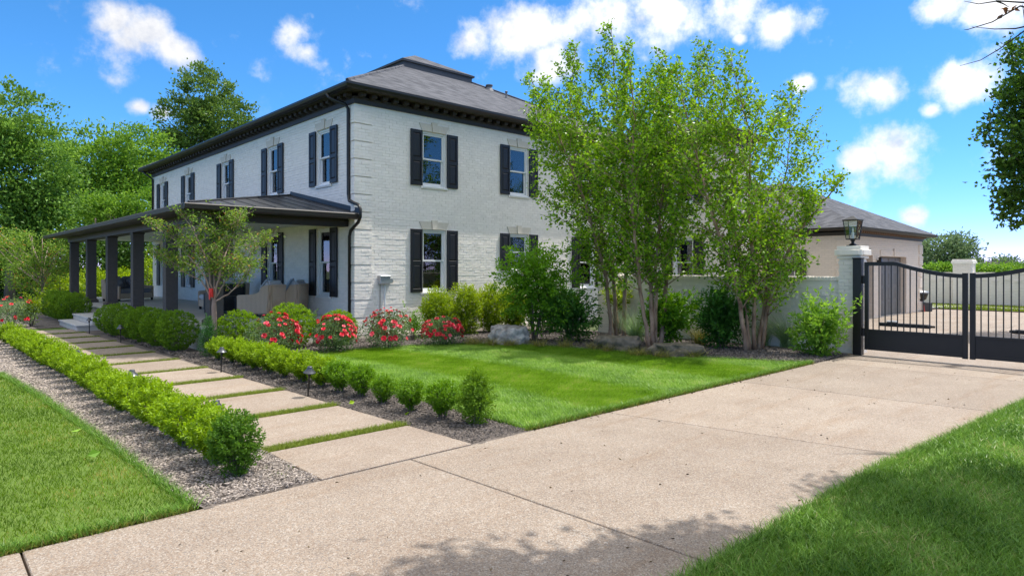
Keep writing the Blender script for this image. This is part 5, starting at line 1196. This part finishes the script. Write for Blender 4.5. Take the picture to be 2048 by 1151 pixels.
# ------------------------------------------------------------------ trees
def limb(mb_, a, b, r0, r1, rg_, bend=.12, n=5, sides=6):
    a = Vector(a); b = Vector(b); L = (b - a).length; off = Vector(rg_.normal(0, bend * L, 3)); pts = []
    for i in range(n + 1):
        t = i / n; pts.append(a.lerp(b, t) + off * math.sin(math.pi * t) * .5)
    mb_.tube(pts, [r0 + (r1 - r0) * (i / n) ** .8 for i in range(n + 1)], sides); return pts
def stem_tree(name, base, stems_, label, leafm, barkm, leaf=.065, wl=.62, br_len=1.3, step=.13, z_from=.22, dens=15, wind=(0, 0, 0), droop=.1, group=None, seed=0, twigs=5, updir=.75, cat='tree', r0=.05):
    "several stems given as lists of points; each carries branches, twigs and single leaves"
    rg_ = np.random.default_rng(seed); t = thing(name, base, label, cat, group); B = Vector(base)
    wood = MB(); LP, LD = [], []; wind = Vector(wind)
    for si, pts in enumerate(stems_):
        pts = [Vector(p) - B for p in pts]; m = len(pts)
        fine = []
        for i in range(m - 1):
            for k in range(6): fine.append(pts[i].lerp(pts[i + 1], k / 6) + Vector((rg_.normal(0, .012), rg_.normal(0, .012), 0)))
        fine.append(pts[-1]); n = len(fine); ro = r0 * rg_.uniform(.85, 1.1)
        put('trunk', MB().tube(fine, [ro * (1 - .88 * (i / (n - 1)) ** .9) for i in range(n)], 9).mesh('trunk', barkm, True), t)
        tot = sum((fine[i + 1] - fine[i]).length for i in range(n - 1)); s = tot * z_from; az = rg_.uniform(0, 6.28); acc = 0; i = 0
        while s < tot:
            while i < n - 2 and acc + (fine[i + 1] - fine[i]).length < s: acc += (fine[i + 1] - fine[i]).length; i += 1
            p0 = fine[i].lerp(fine[i + 1], min(1, (s - acc) / max(1e-6, (fine[i + 1] - fine[i]).length))); q = (s / tot - z_from) / (1 - z_from)
            ln = br_len * (.42 + .75 * math.sin(math.pi * min(1, .18 + q * .74))) * rg_.uniform(.55, 1.15) * (1 - .72 * max(0, q - .55) / .45)
            az += 2.4 + rg_.normal(0, .5); d = Vector((math.cos(az), math.sin(az), updir * rg_.uniform(.5, 1.3) + .35 * q)).normalized(); d = (d + wind * (.3 + q)).normalized()
            p1 = p0 + d * ln; p1.z -= droop * ln * rg_.uniform(0, 1)
            bp = limb(wood, p0, p1, max(.004, ro * .33 * (1 - .7 * q)), .002, rg_, .08, 4, 4)
            ends = [(bp[k], bp[k + 1]) for k in range(1, len(bp) - 1)]
            for k in range(twigs):
                u = rg_.uniform(.25, 1); a = Vector(bp[int(u * (len(bp) - 1))]); dd = (d + Vector(rg_.normal(0, .75, 3)) + wind * .5).normalized(); b = a + dd * ln * rg_.uniform(.18, .42)
                limb(wood, a, b, .0035, .0012, rg_, .08, 2, 3); ends.append((a, b))
            for a, b in ends:
                k = max(2, int(dens * (Vector(b) - Vector(a)).length / .35 * rg_.uniform(.6, 1.3))); u = rg_.random(k)[:, None]; A_ = np.array(a); B_ = np.array(b)
                P_ = A_ * (1 - u) + B_ * u + rg_.normal(size=(k, 3)) * .045; LP.append(P_); LD.append(np.tile((B_ - A_) / (np.linalg.norm(B_ - A_) + 1e-6), (k, 1)) * .5 + rg_.normal(size=(k, 3)) * .7 + np.array([wind.x, wind.y, -.25]))
            s += step * rg_.uniform(.7, 1.3)
    put('branches', wood.mesh('branches', barkm), t)
    LP = np.concatenate(LP); LD = np.concatenate(LD)
    put('crown', leaves('crown', LP, LD, leaf, leaf * wl, leafm, rg_), t)
    return t
CL = Vector((-RX, -RY, 0))                 # the wind blows the birches towards the picture's left
def stem_from(pix, d):
    return [at_depth(px, py, d) for px, py in pix]
def birch(base_px, stems_px, label, seed, **k):
    x, y = G(*base_px); d = x * FX + y * FY; st = []
    for j, pix in enumerate(stems_px):
        dd = d + (j - len(stems_px) / 2) * .12; pts = []
        for q, (px, py) in enumerate(pix):
            p = at_depth(px, py, dd + q * (.22 if j % 2 else -.12)); pts.append((p[0], p[1], max(-.04, p[2]) if q else -.04))
        st.append(pts)
    return stem_tree('birch_tree', (x, y, 0), st, label, L_BIRCH, BIRCH, group='multi-stemmed birches', wind=tuple(CL * .28), seed=seed, leaf=.086, twigs=8, step=.10, updir=1.05, **k)
birch((1238, 682), [[(1226, 680), (1212, 555), (1170, 400), (1105, 240), (1062, 160)], [(1234, 681), (1226, 560), (1185, 380), (1140, 210), (1150, 95)], [(1247, 682), (1250, 545), (1252, 380), (1235, 220), (1222, 60)]],
      'three-stemmed birch left of the others, nearest the house', 21, br_len=1.5, dens=12, z_from=.19, r0=.055)
birch((1305, 694), [[(1298, 692), (1278, 560), (1262, 400), (1270, 240), (1255, 90)], [(1306, 693), (1300, 545), (1298, 380), (1310, 230), (1318, 130)], [(1312, 693), (1312, 540), (1325, 380), (1345, 240), (1330, 110)], [(1322, 692), (1335, 540), (1358, 400), (1395, 270), (1400, 115)]],
      'four-stemmed birch in the middle, above the long boulder', 22, br_len=1.4, dens=11, z_from=.19, r0=.055)
birch((1508, 700), [[(1492, 697), (1478, 590), (1425, 430), (1385, 290), (1350, 130)], [(1500, 697), (1490, 585), (1462, 420), (1455, 260), (1408, 90)], [(1508, 698), (1510, 560), (1498, 430), (1502, 280), (1460, 110)], [(1518, 698), (1535, 550), (1545, 470), (1575, 330), (1585, 170)], [(1522, 698), (1545, 560), (1600, 460), (1650, 400), (1690, 350)]],
      'birch clump at the right, in front of the garden wall', 23, br_len=1.5, dens=9, z_from=.15, r0=.05)

# crape myrtle at the porch corner
mx0, my0, _ = at_depth(428, 600, 13.5)
mst = []
for pix in ([(427, 600), (405, 545), (350, 480), (290, 440)], [(427, 600), (418, 530), (385, 455), (350, 418)], [(428, 600), (430, 520), (425, 440), (410, 408)], [(428, 600), (445, 530), (465, 465), (485, 425)], [(428, 600), (455, 555), (500, 510), (535, 470)], [(427, 600), (400, 560), (340, 530), (300, 500)], [(428, 602), (440, 545), (450, 480), (455, 415)], [(428, 604), (460, 585), (490, 555), (505, 530)]):
    mst.append([at_depth(px, py, 13.5 + q * random.uniform(-.28, .28)) for q, (px, py) in enumerate(pix)])
myr = stem_tree('crape_myrtle', (mx0, my0, 0), mst, 'small vase-shaped crape myrtle with orange tips at the porch corner', L_MYRT, MYRT, .066, .45, .52, .05, .24, 14, (0, 0, .15), 0, None, 31, 4, .6, 'tree', .02)
put('main_trunk', MB().tube([(0.03, 0, -.05), (.01, .0, .5), (0, 0, .95), (.0, 0, 1.14)], [.062, .05, .05, .035], 10).mesh('main_trunk', MYRT, True), myr)
tp = at_depth(422, 585, 13.42); tpe = thing('red_tape', (tp[0] , tp[1], tp[2]), 'red tape tied round the crape myrtle trunk', 'tape')
put('band', MB().lathe([(.046, -.09), (.044, .09)], 12).mesh('band', RED), tpe); put('tail', MB().box(-.05, -.06, -.14, -.035, -.02, .02).mesh('tail', RED), tpe)

def crown_tree(name, base, height, lobes, label, leafm, barkm=BARK, ncl=260, per=48, leaf=.2, rc=.5, trunk_r=.25, seed=0, group=None, wl=.6, limbs=26, cat='tree', inner=.45, droop=0., trunk_top=.75, gaps=.0, wpow=.75):
    "tapered trunk, limbs to leaf clumps; clumps fill lobes (x,y,z,rx,ry,rz relative to the base)"
    rg_ = np.random.default_rng(seed); t = thing(name, base, label, cat, group)
    vol = np.array([l[3] * l[4] * l[5] for l in lobes]) ** wpow; pick = rg_.choice(len(lobes), ncl, p=vol / vol.sum()); C = []
    for k in pick:
        l = lobes[k]; d = sphere_dirs(1, rg_)[0]; r = inner + (1 - inner) * rg_.random() ** .55; C.append(np.array(l[:3]) + d * np.array(l[3:]) * r)
    C = np.array(C)
    wood = MB(); top = Vector((0, 0, height * trunk_top)); tk = [Vector((0, 0, -.1))]
    for i in range(1, 7): tk.append(Vector((rg_.normal(0, .02 * height * .2), rg_.normal(0, .02 * height * .2), height * trunk_top * i / 6)))
    put('trunk', MB().tube(tk, [trunk_r * (1.25 if i == 0 else 1 - .85 * i / 6) for i in range(7)], 9).mesh('trunk', barkm, True), t)
    for k in rg_.choice(ncl, min(limbs, ncl), replace=False):
        c = C[k]; z = min(max(.15 * height, c[2] * .55), height * trunk_top * .95); q = z / (height * trunk_top); a = tk[min(5, int(q * 6))].lerp(tk[min(6, int(q * 6) + 1)], q * 6 - int(q * 6))
        limb(wood, a, c, trunk_r * .42 * (1 - .6 * q), .012, rg_, .1, 5, 5)
    put('limbs', wood.mesh('limbs', barkm), t)
    n = ncl * per; idx = np.repeat(np.arange(ncl), per); sz = rg_.uniform(.55, 1.25, ncl) * rc
    off = rg_.normal(size=(n, 3)) * .5; off[:, 2] *= .6; P = C[idx] + off * sz[idx][:, None]; P[:, 2] -= droop * np.abs(off[:, 0])
    cen = np.average(np.array([l[:3] for l in lobes]), axis=0, weights=vol); D = unit(unit(P - cen) + rg_.normal(size=(n, 3)) * .8 + np.array([0, 0, .15]))
    cr_v = np.repeat(rg_.normal(0, .13, ncl), per); r = np.clip(rg_.beta(1.7, 1.7, n) + cr_v, 0, 1)
    put('crown', leaves('crown', P, D, leaf, leaf * wl, leafm, rg_, rnd=r), t)
    return t
def plan(px, d): x, y, _ = at_depth(px, HZ, d); return x, y
def lob(items, d, px0):
    "lobes from photo pixels (px, py, half width px, half height px) at distance d, centred on trunk column px0"
    out = []
    for px, py, hw, hh in items:
        k = d / F; dx = (px - px0) * k; out.append((dx * RX, dx * RY, H + (HZ - py) * k, hw * k, hw * k, hh * k))
    return out
d = 38; crown_tree('left_tree', (*plan(20, d), -.1), 11, lob([(30, 240, 75, 72), (-40, 330, 110, 130), (70, 340, 72, 85), (80, 420, 62, 60), (20, 440, 90, 60)], d, 20), 'big leafy tree at the left edge of the picture', L_TREE, ncl=480, per=64, leaf=.23, rc=.75, seed=41, limbs=30)
d = 52; crown_tree('left_tree', (*plan(215, d), -.1), 12, lob([(205, 330, 90, 78), (150, 370, 70, 80), (270, 320, 70, 70), (240, 400, 90, 70)], d, 215), 'broad light green tree behind the left end of the house', L_TREEY, ncl=480, per=60, leaf=.27, rc=.95, seed=42, limbs=26)
d = 60; crown_tree('tulip_tree', (*plan(405, d), -.1), 19, lob([(410, 205, 62, 78), (440, 245, 68, 62), (370, 240, 52, 55), (345, 300, 48, 52), (420, 300, 80, 60)], d, 405), 'tall tree rising above the porch roof and the left eave', L_TULIP, ncl=420, per=46, leaf=.30, rc=.8, seed=43, limbs=46, gaps=.2)
d = 46; crown_tree('left_tree', (*plan(250, d), -.1), 8, lob([(235, 430, 55, 45), (290, 420, 45, 50), (180, 440, 60, 60)], d, 250), 'lower tree seen just over the porch roof edge', L_TREEY, ncl=170, per=56, leaf=.22, rc=.8, seed=44)
d = 44; crown_tree('shade_tree', (*plan(190, d), -.1), 7, lob([(150, 520, 120, 60), (250, 510, 90, 70), (60, 520, 90, 70), (330, 500, 60, 80)], d, 190), 'dark wooded undergrowth tree behind the porch columns', L_TREED, ncl=300, per=56, leaf=.26, rc=.9, seed=45)
d = 41; crown_tree('shade_tree', (*plan(20, d), -.1), 6, lob([(20, 540, 70, 60), (-40, 560, 80, 60), (90, 560, 60, 50)], d, 20), 'dark evergreen mass at the lower left edge', L_TREED, ncl=200, per=56, leaf=.2, rc=.7, seed=46)
d = 27; crown_tree('crape_myrtle', (*plan(85, d), 0), 4, lob([(60, 500, 62, 45), (20, 490, 40, 40), (110, 520, 45, 40), (70, 545, 60, 35)], d, 85), 'crape myrtle with reddish tips at the far left of the porch', L_MYRT, MYRT, ncl=190, per=44, leaf=.085, rc=.42, trunk_r=.07, seed=47, limbs=24)
d = 36
for i, (px, py, hw, hh, lb) in enumerate(((185, 575, 45, 35, 'sunlit green shrub between the first two far porch columns'), (240, 580, 30, 42, 'sunlit green shrub behind the middle porch columns'), (120, 580, 40, 35, 'sunlit green shrub left of the farthest porch column'), (295, 560, 25, 50, 'bright shrub seen past the porch end beside the wall'))):
    crown_tree('woodland_shrub', (*plan(px, d + i), 0), 2.4, lob([(px, py, hw, hh)], d + i, px), lb, L_LAUREL, ncl=70, per=44, leaf=.14, rc=.42, trunk_r=.05, seed=48 + i, limbs=10, cat='shrub', group='shrubs beyond the porch')
# far trees over the courtyard wall
d = 62; crown_tree('far_tree', (*plan(1885, d), 0), 5, lob([(1890, 495, 50, 26), (1860, 515, 40, 30), (1920, 490, 28, 22), (1905, 520, 45, 18)], d, 1885), 'hazy green tree beyond the courtyard wall, right of the garage', L_FAR, ncl=150, per=46, leaf=.28, rc=.8, trunk_r=.2, seed=61)
d = 90; crown_tree('far_tree', (*plan(2012, d), 0), 4, lob([(2010, 528, 26, 13), (2048, 534, 30, 9)], d, 2012), 'small distant tree near the right edge above the courtyard wall', L_FAR, ncl=70, per=40, leaf=.4, rc=.9, trunk_r=.2, seed=62)
d = 48
for i, (px, py, hw, hh, lm, lb) in enumerate(((1880, 540, 28, 10, L_TREEY, 'round green bush showing over the courtyard wall left of its pillar'), (1965, 540, 40, 9, L_TREEY, 'low green bushes over the courtyard wall right of its pillar'), (2030, 540, 30, 9, L_TREEY, 'green bush over the courtyard wall at the right edge'), (1850, 535, 26, 14, L_BRUSH, 'dry brown brush beside the garage corner'), (1925, 530, 40, 12, L_BRUSH, 'dry brown brush behind the courtyard pillar'), (1990, 533, 40, 8, L_BRUSH, 'dry brush farther right over the courtyard wall'))):
    dd = d + (14 if lm is L_BRUSH else 0) + i
    crown_tree('far_bush', (*plan(px, dd), 0), 1.8, lob([(px, py, hw, hh)], dd, px), lb, lm, ncl=60, per=40, leaf=.2 if lm is not L_BRUSH else .35, rc=.5, trunk_r=.05, seed=70 + i, limbs=16 if lm is L_BRUSH else 6, cat='bush', wl=.6 if lm is not L_BRUSH else .12)
# tree reaching in at the right edge
d = 17.5; L_RT = L_TREED
crown_tree('right_tree', (*plan(2250, d), 0), 9, lob([(2075, 190, 62, 75), (2050, 270, 70, 70), (2070, 360, 75, 70), (2120, 150, 90, 120), (2075, 420, 62, 34), (2160, 300, 120, 150), (2040, 120, 25, 40)], d, 2250), 'dark leafy tree reaching in at the right edge of the picture', leafmat('right_tree_leaf', (.03, .09, .012), (.14, .26, .03), .38, .4), ncl=560, per=38, leaf=.12, rc=.34, trunk_r=.22, seed=81, limbs=44, wl=.8)
# overhanging street tree: its trunk stands outside the picture, a bare twig and its shade reach in
st_b = (7.6, -6.0, 0)
def rel(x, y, z): return (x - st_b[0], y - st_b[1], z)
def shade_lobe(px, py, z, r):
    "lobe at height z that shades the ground at a photo pixel"
    x, y = G(px, py); k = z / SUN.z; p = rel(x + SUN.x * k, y + SUN.y * k, z); return (*p, r, r, r * .6)
lb_ = [shade_lobe(1290, 1160, 6.2, .5), shade_lobe(990, 1180, 6.4, .42), shade_lobe(1430, 1108, 6.0, .18), shade_lobe(1920, 1040, 6.5, .55), shade_lobe(2050, 1000, 6.6, .5), shade_lobe(1800, 1000, 6.5, .28), shade_lobe(1620, 1200, 6.6, .6), shade_lobe(1950, 1180, 6.9, .6), shade_lobe(2100, 1100, 7.2, .8),
       (0, 0, 8, 2.8, 2.4, 1.6), (-1.5, .6, 7.6, 2.0, 1.6, 1.1), (1.5, -1, 8.5, 2.5, 2.5, 1.6), (-3, -1, 8, 2.4, 2.2, 1.2)]
stt = crown_tree('street_tree', st_b, 9, lb_, 'bare dark twig with brown dead leaves reaching in at the top right corner', L_TREE, ncl=680, per=60, leaf=.11, rc=.42, trunk_r=.24, seed=91, limbs=40, wl=.75, wpow=.3)
tw = MB(); rg_ = np.random.default_rng(3); dd = 7.0
for pix in ([(2110, 40), (2048, 62), (2000, 97), (1960, 118), (1918, 130)], [(2110, 40), (2030, 57), (1990, 56), (1945, 58)], [(2100, 30), (2040, 15), (1985, 45), (1940, 58), (1930, 62)], [(2100, 10), (2000, 3), (1960, 7), (1930, 4)], [(1990, 3), (2010, 10), (2020, 14)], [(2048, 62), (2052, 30), (2046, 8)]):
    pts = [Vector(at_depth(px, py, dd)) + Vector(rg_.normal(0, .012, 3)) - Vector(st_b) for px, py in pix]; tw.tube(pts, [.011 * (1 - .8 * i / (len(pts) - 1)) for i in range(len(pts))], 5)
p_ = Vector(at_depth(2110, 40, dd)) - Vector(st_b); tw.tube([p_, p_ * .8 + Vector((0, 0, 1.2)), Vector((0, 0, 5.2))], [.011, .03, .06], 5)
put('bare_branch', tw.mesh('bare_branch', TWIG), stt)
P = np.array([Vector(at_depth(px, py, dd)) - Vector(st_b) for px, py in ((2010, 22), (2018, 18), (2022, 24), (2014, 26), (2030, 14), (2006, 28))]); put('dead_leaves', leaves('dead_leaves', P, rg_.normal(size=(6, 3)), .09, .06, L_BROWN, rg_), stt)
# trees across the lawn behind the photographer: the gable windows mirror them
for i, (x, y, h_) in enumerate(((31, -15, 12), (39, -18, 12), (47, -17, 13))):
    crown_tree('opposite_tree', (x, y, -.05), h_, [(0, 0, h_ * .6, 3.2, 3.2, 3.0), (1.5, 0, h_ * .45, 2.4, 2.4, 2), (-1.6, .5, h_ * .5, 2.6, 2.4, 2.2), (0, 0, 2.4, 4.2, 3, 2.2), (3.5, 0, h_ * .45, 2.4, 2.4, 3.2), (-3.5, 0, h_ * .45, 2.4, 2.4, 3.2)], ('tree mirrored in the left gable windows', 'smaller tree mirrored in the middle gable windows', 'tallest tree mirrored in the right gable windows')[i], L_TREE, ncl=230, per=40, leaf=.26, rc=.9, seed=101 + i, group='trees behind the photographer')
# a few fallen leaves
for i, (px, py, lb, m_) in enumerate(((152, 875, 'pale fallen leaf on the left lawn', L_HYD), (188, 925, 'green fallen leaf low on the left lawn', L_HYD), (705, 813, 'yellow leaf on the mulch below the right hedge', L_HEDGE), (816, 834, 'yellow leaf on the mulch near the pointed boxwood', L_HEDGE))):
    x, y = G(px, py); rg_ = np.random.default_rng(i); o = put('fallen_leaf', leaves('fallen_leaf', np.array([[-.05, 0, 0]]), np.array([[1, .2, .12]]), .11, .07, m_, rg_), None, (x, y, .075 if i < 2 else .05)); tag(o, lb, 'leaf')
